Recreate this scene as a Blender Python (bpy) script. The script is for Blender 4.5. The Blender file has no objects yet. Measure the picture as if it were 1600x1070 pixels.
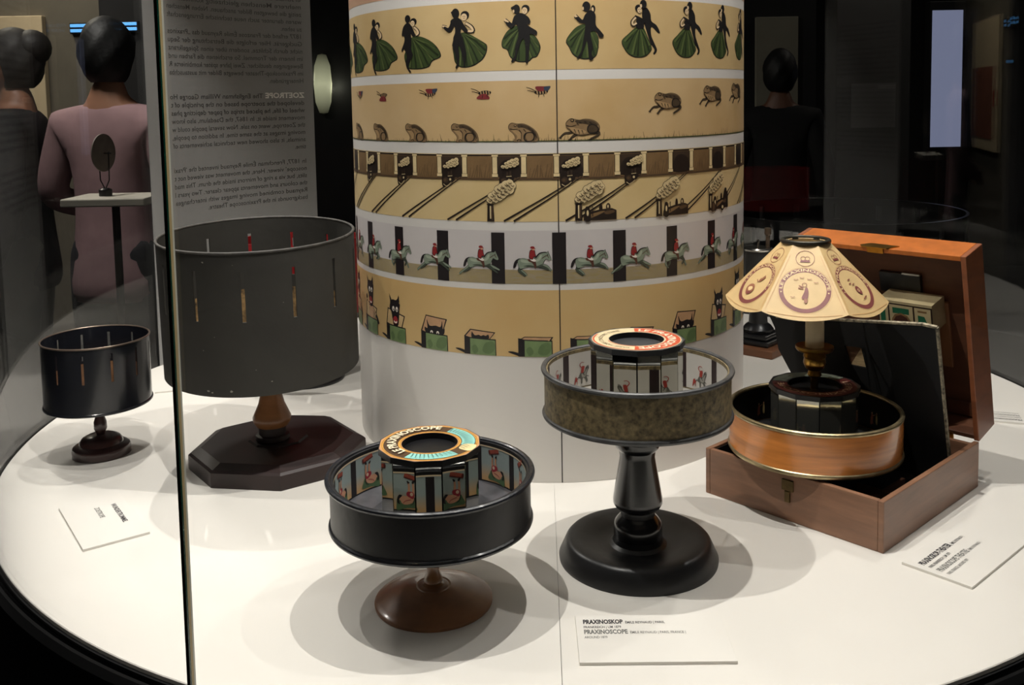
import bpy, bmesh, math, random
from mathutils import Vector, Matrix
from mathutils.geometry import tessellate_polygon

random.seed(7)
PI = math.pi
R_ = math.radians
T = 0.9                                   # height of the display table top above the floor
C = bpy.context.scene.collection
scene = bpy.context.scene

# ------------------------------------------------------------------ camera
F_PX, Y0, PITCH, ROLL = 1493.09, 281.68, 0.0842, -0.0188
cam_d = bpy.data.cameras.new('camera')
cam = bpy.data.objects.new('camera', cam_d)
C.objects.link(cam)
cam_d.sensor_fit = 'HORIZONTAL'
cam_d.sensor_width = 36.0
cam_d.lens = F_PX / 1600 * 36.0
cam_d.shift_y = -(535 - Y0) / 1600
cam_d.clip_start = 0.05
_c, _s = math.cos(ROLL), math.sin(ROLL)
_X = Vector((1, 0, 0)); _U = Vector((0, math.sin(PITCH), math.cos(PITCH)))
_F = Vector((0, math.cos(PITCH), -math.sin(PITCH)))
_r = _c * _X + _s * _U; _u = -_s * _X + _c * _U
cam.matrix_world = Matrix(((_r.x, _u.x, -_F.x, 0), (_r.y, _u.y, -_F.y, 0), (_r.z, _u.z, -_F.z, T + 0.6), (0, 0, 0, 1)))
scene.camera = cam

# ------------------------------------------------------------------ world, exposure
w = bpy.data.worlds.new('museum_dim'); scene.world = w
w.use_nodes = True
w.node_tree.nodes['Background'].inputs[0].default_value = (0.9, 0.95, 1.0, 1)
w.node_tree.nodes['Background'].inputs[1].default_value = 0.012
scene.view_settings.view_transform = 'Standard'
scene.view_settings.look = 'None'
scene.view_settings.exposure = 0.06
scene.view_settings.gamma = 1.0
scene.view_settings.use_curve_mapping = False

LAMP_H = 1.6                              # height of the case lamps above the table top
# case lamps: x, y, watts, cone in degrees (worked out from the shadows in the photograph)
CASE_LAMPS = [(0.16, 1.20, 48, 110), (-0.32, 1.005, 44, 110), (0.66, 1.22, 16, 110), (0.90, 1.75, 20, 110),
              (-0.70, 2.30, 9, 110), (-0.63, 1.88, 36, 62), (-0.74, 1.36, 20, 62), (0.55, 2.50, 9, 110)]
ROOM_LAMPS = [(-1.75, 2.75, 3.05, 30, (1, .95, .9)), (-2.6, 4.4, 3.05, 20, (1, .9, .75)), (2.6, 5.2, 3.05, 3, (1, .9, .8))]  # unseen lamps added to light the visitors and the room behind


# ------------------------------------------------------------------ helpers
def srgb(r, g, b):
    def f(c):
        c /= 255
        return c / 12.92 if c <= .04045 else ((c + .055) / 1.055) ** 2.4
    return (f(r), f(g), f(b), 1)


MATS = {}


def mat(name, col, rough=.5, metal=0., noise=None, bump=None, coat=0., spec=.5, stretch=None, col2=None, trans=0., emit=None):
    """procedural Principled material; noise=(scale, amount) varies the colour, bump=(scale, strength)"""
    if name in MATS: return MATS[name]
    m = bpy.data.materials.new(name); MATS[name] = m
    m.use_nodes = True
    nt = m.node_tree; b = nt.nodes['Principled BSDF']
    c = srgb(*col)
    b.inputs['Base Color'].default_value = c
    b.inputs['Roughness'].default_value = rough
    b.inputs['Metallic'].default_value = metal
    b.inputs['Coat Weight'].default_value = coat
    b.inputs['Coat Roughness'].default_value = .12
    b.inputs['Specular IOR Level'].default_value = spec
    if trans: b.inputs['Transmission Weight'].default_value = trans
    if emit:
        b.inputs['Emission Color'].default_value = c
        b.inputs['Emission Strength'].default_value = emit
    tc = mp = None
    if noise or bump:
        tc = nt.nodes.new('ShaderNodeTexCoord'); mp = nt.nodes.new('ShaderNodeMapping')
        nt.links.new(tc.outputs['Object'], mp.inputs['Vector'])
        if stretch: mp.inputs['Scale'].default_value = stretch
    if noise:
        n = nt.nodes.new('ShaderNodeTexNoise'); n.inputs['Scale'].default_value = noise[0]
        n.inputs['Detail'].default_value = 6; n.inputs['Roughness'].default_value = .6
        nt.links.new(mp.outputs['Vector'], n.inputs['Vector'])
        r = nt.nodes.new('ShaderNodeValToRGB')
        a = noise[1]
        if col2: lo, hi = srgb(*col2), c
        else:
            lo = tuple(x * (1 - a) for x in c[:3]) + (1,); hi = tuple(min(1, x * (1 + a)) for x in c[:3]) + (1,)
        r.color_ramp.elements[0].position = .3; r.color_ramp.elements[0].color = lo
        r.color_ramp.elements[1].position = .7; r.color_ramp.elements[1].color = hi
        nt.links.new(n.outputs['Fac'], r.inputs['Fac'])
        nt.links.new(r.outputs['Color'], b.inputs['Base Color'])
        if emit: nt.links.new(r.outputs['Color'], b.inputs['Emission Color'])
    if bump:
        n2 = nt.nodes.new('ShaderNodeTexNoise'); n2.inputs['Scale'].default_value = bump[0]; n2.inputs['Detail'].default_value = 4
        nt.links.new(mp.outputs['Vector'], n2.inputs['Vector'])
        bp = nt.nodes.new('ShaderNodeBump'); bp.inputs['Strength'].default_value = bump[1]; bp.inputs['Distance'].default_value = .002
        nt.links.new(n2.outputs['Fac'], bp.inputs['Height'])
        nt.links.new(bp.outputs['Normal'], b.inputs['Normal'])
    return m


def glass_mat():
    """clear pane: each face passes light and mirrors by Fresnel"""
    m = bpy.data.materials.new('clear_glass'); m.use_nodes = True
    nt = m.node_tree; nt.nodes.clear()
    o = nt.nodes.new('ShaderNodeOutputMaterial'); mix = nt.nodes.new('ShaderNodeMixShader')
    t = nt.nodes.new('ShaderNodeBsdfTransparent'); g = nt.nodes.new('ShaderNodeBsdfGlossy')
    t.inputs[0].default_value = (.985, .99, .985, 1); g.inputs['Roughness'].default_value = .0
    geo = nt.nodes.new('ShaderNodeNewGeometry'); mr = nt.nodes.new('ShaderNodeMapRange'); fr = nt.nodes.new('ShaderNodeFresnel')
    mr.inputs['To Min'].default_value = 1.62; mr.inputs['To Max'].default_value = 1 / 1.62
    L = nt.links.new
    L(geo.outputs['Backfacing'], mr.inputs['Value']); L(mr.outputs['Result'], fr.inputs['IOR'])
    L(fr.outputs['Fac'], mix.inputs[0]); L(t.outputs[0], mix.inputs[1]); L(g.outputs[0], mix.inputs[2]); L(mix.outputs[0], o.inputs[0])
    return m


def tag(o, label, cat, group=None, kind=None):
    o['label'] = label; o['category'] = cat
    if group: o['group'] = group
    if kind: o['kind'] = kind
    return o


def struct(o, label=None):
    o['kind'] = 'structure'
    if label: o['label'] = label
    return o


def thing(name, label, cat, loc, rz=0., group=None):
    o = bpy.data.objects.new(name, None); C.objects.link(o)
    o.location = loc; o.rotation_euler = (0, 0, rz); o.empty_display_size = .02
    return tag(o, label, cat, group)


def add(name, v, f, m, parent=None, smooth=True, sharp=32):
    me = bpy.data.meshes.new(name)
    me.from_pydata([tuple(x) for x in v], [], f)
    for k in (m if isinstance(m, (list, tuple)) else [m]): me.materials.append(k)
    if smooth:
        me.polygons.foreach_set('use_smooth', [True] * len(me.polygons))
        me.set_sharp_from_angle(angle=R_(sharp))
    me.update()
    o = bpy.data.objects.new(name, me); C.objects.link(o)
    if parent: o.parent = parent
    return o


def fixn(o):
    bm = bmesh.new(); bm.from_mesh(o.data); bmesh.ops.remove_doubles(bm, verts=bm.verts, dist=1e-6)
    bmesh.ops.recalc_face_normals(bm, faces=bm.faces); bm.to_mesh(o.data); bm.free()
    return o


class G:
    """collects geometry for one part"""
    def __init__(s): s.v = []; s.f = []

    def raw(s, v, f, M=None):
        k = len(s.v)
        s.v += [tuple(M @ Vector(x)) if M else tuple(x) for x in v]
        s.f += [tuple(i + k for i in q) for q in f]
        return s

    def box(s, x0, y0, z0, x1, y1, z1, M=None, bev=0.):
        if bev:
            bm = bmesh.new(); bmesh.ops.create_cube(bm, size=1)
            for q in bm.verts: q.co = ((x0 + x1) / 2 + q.co.x * (x1 - x0), (y0 + y1) / 2 + q.co.y * (y1 - y0), (z0 + z1) / 2 + q.co.z * (z1 - z0))
            bmesh.ops.bevel(bm, geom=bm.edges[:], offset=bev, segments=2, affect='EDGES', profile=.5)
            bm.verts.index_update()
            s.raw([q.co[:] for q in bm.verts], [[q.index for q in fc.verts] for fc in bm.faces], M); bm.free(); return s
        v = [(x, y, z) for z in (z0, z1) for y in (y0, y1) for x in (x0, x1)]
        return s.raw(v, [(0, 2, 3, 1), (4, 5, 7, 6), (0, 1, 5, 4), (2, 6, 7, 3), (0, 4, 6, 2), (1, 3, 7, 5)], M)

    def lathe(s, prof, seg=72, M=None, ang=(0, 2 * PI), closed=False, caps=True):
        """revolve a profile [(r,z)...]; closed joins last to first; open ends on the axis get fans"""
        full = abs(ang[1] - ang[0] - 2 * PI) < 1e-6
        n = seg if full else seg + 1
        v = []; f = []
        for r, z in prof:
            for i in range(n):
                a = ang[0] + (ang[1] - ang[0]) * i / seg
                v.append((r * math.sin(a), -r * math.cos(a), z))
        m = len(prof)
        for j in range(m if closed else m - 1):
            for i in range(seg):
                a, b = j * n + i, j * n + (i + 1) % n
                c, d = ((j + 1) % m) * n + (i + 1) % n, ((j + 1) % m) * n + i
                f.append((a, b, c, d))
        if not closed and full and caps:
            for j, flip in ((0, True), (m - 1, False)):
                if prof[j][0] > 1e-5:
                    q = [j * n + i for i in range(n)]
                    f.append(tuple(reversed(q)) if flip else tuple(q))
        return s.raw(v, f, M)

    def ngon(s, pts, z0, z1, M=None):
        n = len(pts); v = [(x, y, z) for z in (z0, z1) for x, y in pts]
        f = [tuple(reversed(range(n))), tuple(range(n, 2 * n))] + [(i, (i + 1) % n, n + (i + 1) % n, n + i) for i in range(n)]
        return s.raw(v, f, M)

    def tube(s, pts, rad, seg=8, M=None):
        pts = [Vector(q) for q in pts]; rads = rad if isinstance(rad, (list, tuple)) else [rad] * len(pts)
        v = []; f = []; up = Vector((0, 0, 1))
        for i, q in enumerate(pts):
            d = (pts[min(i + 1, len(pts) - 1)] - pts[max(i - 1, 0)]).normalized()
            a = d.cross(up)
            if a.length < 1e-3: a = d.cross(Vector((0, 1, 0)))
            a.normalize(); b = d.cross(a)
            for k in range(seg):
                t = 2 * PI * k / seg; v.append(q + (a * math.cos(t) + b * math.sin(t)) * rads[i])
        for i in range(len(pts) - 1):
            for k in range(seg):
                f.append((i * seg + k, i * seg + (k + 1) % seg, (i + 1) * seg + (k + 1) % seg, (i + 1) * seg + k))
        f.append(tuple(reversed(range(seg)))); f.append(tuple((len(pts) - 1) * seg + k for k in range(seg)))
        return s.raw(v, f, M)

    def out(s, name, m, parent=None, smooth=True, sharp=32, fix=True):
        o = add(name, s.v, s.f, m, parent, False)
        if fix: fixn(o)
        if smooth:
            o.data.polygons.foreach_set('use_smooth', [True] * len(o.data.polygons)); o.data.set_sharp_from_angle(angle=R_(sharp))
        return o


# ------------------------------------------------------------------ flat print: 2D drawing wrapped on to a surface
def smooth_loop(p, n=4):
    out = []; k = len(p)
    for i in range(k):
        a, b, c, d = p[i - 1], p[i], p[(i + 1) % k], p[(i + 2) % k]
        for j in range(n):
            t = j / n
            out.append(tuple(.5 * (2 * b[q] + (c[q] - a[q]) * t + (2 * a[q] - 5 * b[q] + 4 * c[q] - d[q]) * t * t + (3 * b[q] - a[q] - 3 * c[q] + d[q]) * t ** 3) for q in (0, 1)))
    return out


_txt = {}


def text2d(body, size=1., bold=0., spacing=1.):
    key = (body, bold, spacing)
    if key not in _txt:
        c = bpy.data.curves.new('lettering', 'FONT'); c.body = body; c.size = 1; c.offset = bold; c.space_character = spacing; c.resolution_u = 2
        c.fill_mode = 'FRONT'
        o = bpy.data.objects.new('lettering', c)
        me = bpy.data.meshes.new_from_object(o)
        v = [(q.co.x, q.co.y) for q in me.vertices]; f = [tuple(q.vertices) for q in me.polygons]
        bpy.data.objects.remove(o); bpy.data.curves.remove(c); bpy.data.meshes.remove(me)
        _txt[key] = (v, f, max(q[0] for q in v))
    v, f, w_ = _txt[key]
    return [(x * size, y * size) for x, y in v], f, w_ * size


class Draw:
    """layers of flat shapes; k scales, (ox, oy) is the origin, flip turns y of traced coordinates upward"""
    def __init__(s, k=1., ox=0., oy=0., flip=True, kx=None):
        s.L = []; s.k = k; s.kx = kx or k; s.ox = ox; s.oy = oy; s.sg = -1 if flip else 1

    def _t(s, p): return [((x - s.ox) * s.kx, s.sg * (y - s.oy) * s.k) for x, y in p]

    def poly(s, col, pts, sm=True):
        p = smooth_loop(pts) if sm else list(pts)
        p = s._t(p)
        tri = tessellate_polygon([[Vector((x, y, 0)) for x, y in p]])
        s.L.append((col, p, [tuple(t) for t in tri])); return s

    def ell(s, col, cx, cy, rx, ry, rot=0., n=18):
        c, sn = math.cos(R_(rot)), math.sin(R_(rot))
        pts = []
        for i in range(n):
            a = 2 * PI * i / n; x, y = rx * math.cos(a), ry * math.sin(a)
            pts.append((cx + x * c - y * sn, cy + x * sn + y * c))
        p = s._t(pts); s.L.append((col, p, [tuple(range(n))])); return s

    def ring(s, col, cx, cy, r0, r1, a0=0., a1=360., n=48):
        pts = []; f = []
        for i in range(n + 1):
            a = R_(a0 + (a1 - a0) * i / n)
            pts += [(cx + r0 * math.cos(a), cy + r0 * math.sin(a)), (cx + r1 * math.cos(a), cy + r1 * math.sin(a))]
        for i in range(n): f.append((2 * i, 2 * i + 1, 2 * i + 3, 2 * i + 2))
        s.L.append((col, s._t(pts), f)); return s

    def stroke(s, col, pts, w_, w1=None, curve=True):
        if curve and len(pts) > 2:
            q = []
            P_ = [pts[0]] + list(pts) + [pts[-1]]
            for i in range(1, len(P_) - 2):
                a, b, c, d = P_[i - 1], P_[i], P_[i + 1], P_[i + 2]
                for j in range(4):
                    t = j / 4
                    q.append(tuple(.5 * (2 * b[z] + (c[z] - a[z]) * t + (2 * a[z] - 5 * b[z] + 4 * c[z] - d[z]) * t * t + (3 * b[z] - a[z] - 3 * c[z] + d[z]) * t ** 3) for z in (0, 1)))
            pts = q + [pts[-1]]
        v = []; n = len(pts)
        for i, (x, y) in enumerate(pts):
            a, b = pts[max(i - 1, 0)], pts[min(i + 1, n - 1)]
            dx, dy = b[0] - a[0], b[1] - a[1]; l = math.hypot(dx, dy) or 1
            h = (w_ + ((w1 if w1 is not None else w_) - w_) * i / (n - 1)) / 2
            v += [(x - dy / l * h, y + dx / l * h), (x + dy / l * h, y - dx / l * h)]
        s.L.append((col, s._t(v), [(2 * i, 2 * i + 1, 2 * i + 3, 2 * i + 2) for i in range(n - 1)])); return s

    def rect(s, col, x0, y0, x1, y1): return s.poly(col, [(x0, y0), (x1, y0), (x1, y1), (x0, y1)], False)

    def text(s, col, body, x, y, size, bold=0., width=None, spacing=1.):
        v, f, w_ = text2d(body, size, bold, spacing)
        k = (width / w_) if width else 1
        s.L.append((col, [((x + a * k - s.ox) * s.kx, s.sg * (y - s.oy) * s.k + b * s.k) for a, b in v], f)); return s

    def text_arc(s, col, body, cx, cy, r, size, a0, a1, bold=.02):
        """letters stand outward on radius r from angle a0 clockwise (a1 < a0) to a1, degrees"""
        v, f, w_ = text2d(body, size, bold)
        o = []
        for x, y in v:
            a = R_(a0 + (a1 - a0) * x / w_); o.append((cx + (r + y) * math.cos(a), cy + (r + y) * math.sin(a)))
        s.L.append((col, s._t(o), f)); return s

    def emit(s, name, mapf, pal, parent, du=None):
        """mapf(x, y, layer) -> 3D; du cuts wide shapes so that they follow a curve"""
        bm = bmesh.new(); cols = []
        for i, (c, p, fs) in enumerate(s.L):
            if c not in cols: cols.append(c)
            vs = [bm.verts.new((x, y, i)) for x, y in p]
            for q in fs:
                try: bm.faces.new([vs[j] for j in q]).material_index = cols.index(c)
                except ValueError: pass
        if du:
            xs = [q.co.x for q in bm.verts]; k = math.ceil(min(xs) / du)
            while k * du < max(xs):
                bmesh.ops.bisect_plane(bm, geom=bm.verts[:] + bm.edges[:] + bm.faces[:], plane_co=(k * du, 0, 0), plane_no=(1, 0, 0), dist=1e-7); k += 1
        for q in bm.verts: q.co = mapf(q.co.x, q.co.y, q.co.z)
        me = bpy.data.meshes.new(name); bm.to_mesh(me); bm.free()
        for c in cols: me.materials.append(pal[c])
        o = bpy.data.objects.new(name, me); C.objects.link(o)
        if parent: o.parent = parent
        return o


def again(o, rz, parent=None):
    """the same printed piece again, turned about the parent's axis (shares its mesh)"""
    c = o.copy(); C.objects.link(c); c.parent = parent or o.parent; c.rotation_euler = (0, 0, rz)
    return c


def wrap_out(r, eps=.00003): return lambda x, y, l: (((r + .0004 + eps * l) * math.sin(x / r)), -(r + .0004 + eps * l) * math.cos(x / r), y)
def wrap_in(r, eps=.00003): return lambda x, y, l: (((r - .0002 - eps * l) * math.sin(x / r)), (r - .0002 - eps * l) * math.cos(x / r), y)
def flat_up(z, eps=.00006): return lambda x, y, l: (x, y, z + .0001 + eps * l)


def print_pal(name, cols, rough=.45):
    return {k: mat('print_%s_%s' % (name, k), c, rough, noise=(60, .12)) for k, c in cols.items()}

# ------------------------------------------------------------------ materials
M_WHITE = mat('white_laminate', (226, 222, 214), .55, spec=.35)
M_CYLW = mat('cylinder_white', (214, 210, 204), .4)
M_BLACK = mat('black_lacquer', (20, 20, 22), .32, noise=(30, .35), bump=(120, .15))
M_BLACKM = mat('black_matt_paint', (9, 9, 10), .8)
M_DARKWALL = mat('dark_wall_paint', (34, 34, 36), .9, noise=(3, .2))
M_FLOOR = mat('dark_floor', (30, 30, 32), .55, noise=(8, .3))
M_GLASS = glass_mat()
M_GEDGE = mat('green_glass_edge', (10, 58, 46), .2, spec=.6)
M_SEAL = mat('clear_seal_strip', (176, 156, 112), .35)
M_SEAL2 = mat('grey_seal_strip', (190, 192, 180), .35)
M_BROWNWOOD = mat('turned_brown_wood', (142, 94, 56), .4, noise=(14, .3), coat=.35, stretch=(1, 1, 4))
M_DARKWOOD = mat('dark_mahogany', (44, 29, 27), .48, noise=(16, .3))
M_SMALLWOOD = mat('dark_turned_wood', (62, 36, 32), .3, noise=(16, .3), coat=.5)
M_BOXWOOD = mat('box_walnut', (138, 100, 76), .42, noise=(9, .22), stretch=(1, 1, 9), coat=.15)
M_LIDWOOD = mat('lid_mahogany', (134, 78, 48), .38, noise=(9, .25), stretch=(2, 2, 6), coat=.25)
M_LIDTOP = mat('lid_top_lit_wood', (176, 98, 40), .35, noise=(9, .2), stretch=(7, 7, 1), coat=.3)  # lid wood with the light from above put into its colour
M_LIDIN = mat('lid_inside_wood', (92, 56, 36), .55, noise=(8, .25), stretch=(1, 1, 5))
M_BRASS = mat('aged_brass', (170, 130, 62), .28, 1.0, noise=(40, .25))
M_DULL = mat('dull_brass', (104, 86, 54), .5, .8, noise=(60, .3))
M_STEEL = mat('bright_metal', (190, 186, 178), .25, 1.0)
M_IRON = mat('cast_iron', (26, 26, 28), .3, noise=(30, .3))
M_MIRROR = mat('old_mirror', (196, 196, 188), .015, 1.0)
M_CARD = mat('card_white', (226, 222, 214), .6)
M_CARDEDGE = mat('card_edge_grey', (168, 164, 158), .7)
M_PANEL = mat('grey_translucent_film', (150, 150, 148), .7)

FX, FY = .0679, 1.8167                    # axis of the round table and of the printed cylinder
RC, RG, RT = .3634, .966, .963            # cylinder, glass inside and table top radii

# ------------------------------------------------------------------ the room
g = G(); g.box(-6, -2.6, -.05, 6, 8.2, 0); struct(g.out('floor', M_FLOOR, smooth=False), 'dark museum floor')
g = G(); g.box(-6, -2.6, 3.2, 6, 8.2, 3.25); struct(g.out('ceiling', M_BLACKM, smooth=False), 'black museum ceiling')
g = G(); g.box(-6, 8.1, 0, 6, 8.2, 3.2); struct(g.out('wall_back', M_DARKWALL, smooth=False), 'dark back wall')
g = G(); g.box(-6, -2.6, 0, -5.9, 8.1, 3.2); struct(g.out('wall_left', M_DARKWALL, smooth=False), 'dark left wall')
g = G(); g.box(5.9, -2.6, 0, 6, 8.1, 3.2); struct(g.out('wall_right', M_DARKWALL, smooth=False), 'dark right wall')
g = G(); g.box(-5.9, -2.6, 0, 5.9, -2.5, 3.2); struct(g.out('wall_front', M_DARKWALL, smooth=False), 'dark wall behind the viewer')

for i, (x, y, z, wt, col) in enumerate(ROOM_LAMPS):
    t = thing('ceiling_lamp', ['unseen square lamp added to light the visitors', 'unseen square lamp added beside the cream wall panel', 'unseen dim square lamp added on the far right'][i], 'lamp', (x, y, z), group='unseen added room lamps')
    g = G(); g.box(-.22, -.22, .0, .22, .22, .149); g.out('housing', M_BLACKM, t, smooth=False)
    g = G(); g.box(-.2, -.2, -.004, .2, .2, .001); g.out('diffuser', mat('lamp_diffuser_%d' % i, (255, 245, 230), .5, emit=1.2), t, smooth=False)
    l = bpy.data.lights.new('lamp_light', 'AREA'); l.size = .4; l.energy = wt; l.color = col
    lo = bpy.data.objects.new('lamp_light', l); C.objects.link(lo); lo.parent = t; lo.location = (0, 0, -.02)

# ------------------------------------------------------------------ display table
table = thing('display_table', 'large round white display table on a black drum base', 'table', (FX, FY, 0))
g = G(); g.lathe([(.93, 0), (.93, .08), (.985, .09), (.985, T - .012), (.978, T - .006), (0.0, T - .006)], 160); g.out('base', mat('black_plinth', (12, 12, 13), .7, spec=.2), table)
for a0 in (-1.69, 178.31):
    g = G(); ga = .00035
    g.lathe([(.0, T - .0055), (RT, T - .0055), (RT, T - .001), (RT - .001, T), (.0, T)], 90, ang=(R_(a0) + ga, R_(a0) + PI - ga))
    g.out('top_panel', M_WHITE, table)

# ------------------------------------------------------------------ glass case
case = thing('glass_case', 'tall curved clear glass enclosure standing around the white table', 'glass case', (FX, FY, T - .006))
GH = LAMP_H + .16
SEAM = R_(-24.8)
gap = .0022
for k in range(2):
    a0 = SEAM + gap + k * PI; a1 = SEAM + PI - gap + k * PI
    n = 120; v = []; f = []; mi = []
    prof = [(RG, 0), (RG + .0024, 0), (RG + .0058, 0), (RG + .008, 0), (RG + .008, GH), (RG + .0058, GH), (RG + .0024, GH), (RG, GH)]
    for i in range(n + 1):
        a = a0 + (a1 - a0) * i / n
        for r, z in prof: v.append((r * math.sin(a), -r * math.cos(a), z))
    for i in range(n):
        for j in range(8):
            f.append((i * 8 + j, i * 8 + (j + 1) % 8, (i + 1) * 8 + (j + 1) % 8, (i + 1) * 8 + j)); mi.append(0 if j in (3, 7) else 1)
    for q in (0, n * 8):       # polished ends of the pane with the joint filling seen against them
        f += [(q, q + 1, q + 6, q + 7), (q + 1, q + 2, q + 5, q + 6), (q + 2, q + 3, q + 4, q + 5)]; mi += [3, 2, 1]
    o = add('pane', v, f, [M_GLASS, M_GEDGE, M_SEAL, M_SEAL2], case, False)
    o.data.polygons.foreach_set('material_index', mi)
    fixn(o)
    o.data.polygons.foreach_set('use_smooth', [True] * len(o.data.polygons)); o.data.set_sharp_from_angle(angle=R_(30))
    for ra, rb, m_ in ((.0022, .0054, M_SEAL), (.0, .0021, M_SEAL2)):
        ac = SEAM + k * PI
        g = G(); g.lathe([(RG + ra, 0), (RG + rb, 0), (RG + rb, GH), (RG + ra, GH)], 1, ang=(ac - gap + .0001, ac + .0004), closed=True)
        n_ = len(g.v); g.f += [tuple(range(0, n_, 2)), tuple(range(1, n_, 2))]; g.out('seal_strip', m_, case, smooth=False)
g = G(); g.lathe([(0, GH), (1.0, GH), (1.0, GH + .12), (0, GH + .12)], 120); g.out('canopy', M_BLACKM, case)

for i, (x, y, wt, cone) in enumerate(CASE_LAMPS):
    t = thing('spotlight', 'small black spotlight under the canopy of the glass case', 'spotlight', (x, y, T + LAMP_H), group='spotlights under the canopy')
    g = G(); g.lathe([(.0, .012), (.026, .012), (.026, -.012), (.032, -.012), (.032, .1), (.012, .11), (.012, .1538), (0, .1538)], 32); g.out('housing', M_BLACKM, t)
    g = G(); g.lathe([(0, .010), (.025, .010)], 32); g.out('lens', mat('lamp_lens', (255, 244, 228), .4, emit=6), t)
    l = bpy.data.lights.new('spot_light', 'SPOT'); l.energy = wt; l.color = (1, .962, .915); l.spot_size = R_(cone); l.spot_blend = .55; l.shadow_soft_size = .007
    lo = bpy.data.objects.new('spot_light', l); C.objects.link(lo); lo.parent = t; lo.location = (0, 0, -.016)

# ------------------------------------------------------------------ printed cylinder
cyl = thing('printed_cylinder', 'tall white cylinder wrapped with five enlarged picture strips', 'display cylinder', (FX, FY, T))
CT = GH - .006
g = G(); g.lathe([(RC - .004, .0), (RC - .004, CT), (0, CT)], 128); g.out('core', M_BLACKM, cyl)
for k in range(2):
    a0 = R_(.35) + k * PI
    g = G(); g.lathe([(RC - .004, 0.0005), (RC, 0.0005), (RC, CT - .001), (RC - .004, CT - .001)], 96, ang=(a0 + .0013, a0 + PI - .0013), closed=True); g.out('shell_panel', M_CYLW, cyl)


def paper(name, c1, c2, sc=7):
    return mat(name, c1, .38, noise=(sc, .3), col2=c2)


def band(name, z0, z1, m, lab=None, par=None):
    for k in range(2):
        a0 = R_(.35) + k * PI
        g = G(); g.lathe([(RC + .0002, z0), (RC + .0002, z1)], 96, ang=(a0 + .0013, a0 + PI - .0013)); o = g.out(name, m, par or cyl, fix=False)
        if lab: o['label'] = lab
        if k == 0: first = o
    return first


Z = dict(d_bot=.6441, f_top=.6287, f_bot=.5356, t_top=.5177, t_bot=.4127, j_top=.3989, j_bot=.3161, v_top=.3062, v_bot=.2013)
TAN = paper('aged_tan_paper', (206, 180, 132), (192, 162, 112))
SD = band('picture_strip', Z['d_bot'], .7485, TAN, 'tan strip of dancing couples')
SF = band('picture_strip', Z['f_bot'], Z['f_top'], paper('aged_tan_paper_frogs', (208, 180, 138), (190, 158, 108), 5), 'tan strip of frogs and flies')
ST = band('picture_strip', Z['t_bot'], Z['t_top'], paper('aged_cream_paper', (216, 192, 144), (204, 178, 126)), 'cream strip of locomotives and tunnels')
SJ = band('picture_strip', Z['j_bot'], Z['j_top'], mat('pale_paper', (200, 194, 192), .38, noise=(6, .05)), 'pale strip of galloping jockeys')
SV = band('picture_strip', Z['v_bot'], Z['v_top'], paper('aged_orange_paper', (208, 180, 128), (200, 164, 108), 4), 'tan strip of devil boxes')
band('picture_strip', .765, 1.0, paper('aged_rose_paper', (196, 160, 134), (186, 148, 118)), 'rose tan strip at the top of the cylinder')
band('sand_ground', Z['j_bot'], Z['j_bot'] + .022, mat('print_sand', (206, 184, 120), .4, noise=(14, .12)), None, SJ)
WR = wrap_out(RC)
PX = .000974                              # metres on the front of the cylinder per photo pixel
DU = .012

# --- dancers
PALD = print_pal('dance', dict(k=(24, 22, 22), g=(56, 70, 36), h=(34, 44, 24), l=(82, 94, 52), c=(214, 186, 146)))
UD = .2243 * PX


def skirt(d, pts, waist, hem):
    d.poly('k', [(x + (x - waist[0]) * .035, y + (y - waist[1]) * .03) for x, y in pts]); d.poly('g', pts)
    for i, (x, y) in enumerate(hem):
        mx, my = (waist[0] * .45 + x * .55), (waist[1] * .55 + y * .45)
        d.stroke('h' if i % 2 else 'l', [waist, (mx, my), (x, y)], 3, 15)
    for x, y in hem[::2]:
        d.stroke('k', [((waist[0] * .5 + x * .5) + 8, (waist[1] * .5 + y * .5)), (x + 14, y)], 2, 4)


def lady(d, x, y, rx, ry, side):
    d.ell('k', x + 4 * side, y - 12, rx + 9, ry + 4); d.ell('c', x - 3 * side, y + 2, rx, ry)
    d.ell('k', x - 9 * side, y - 2, 3, 3); d.ell('k', x + 3 * side, y - 2, 3, 3); d.ell('k', x - 4 * side, y + 12, 4, 2)


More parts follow.
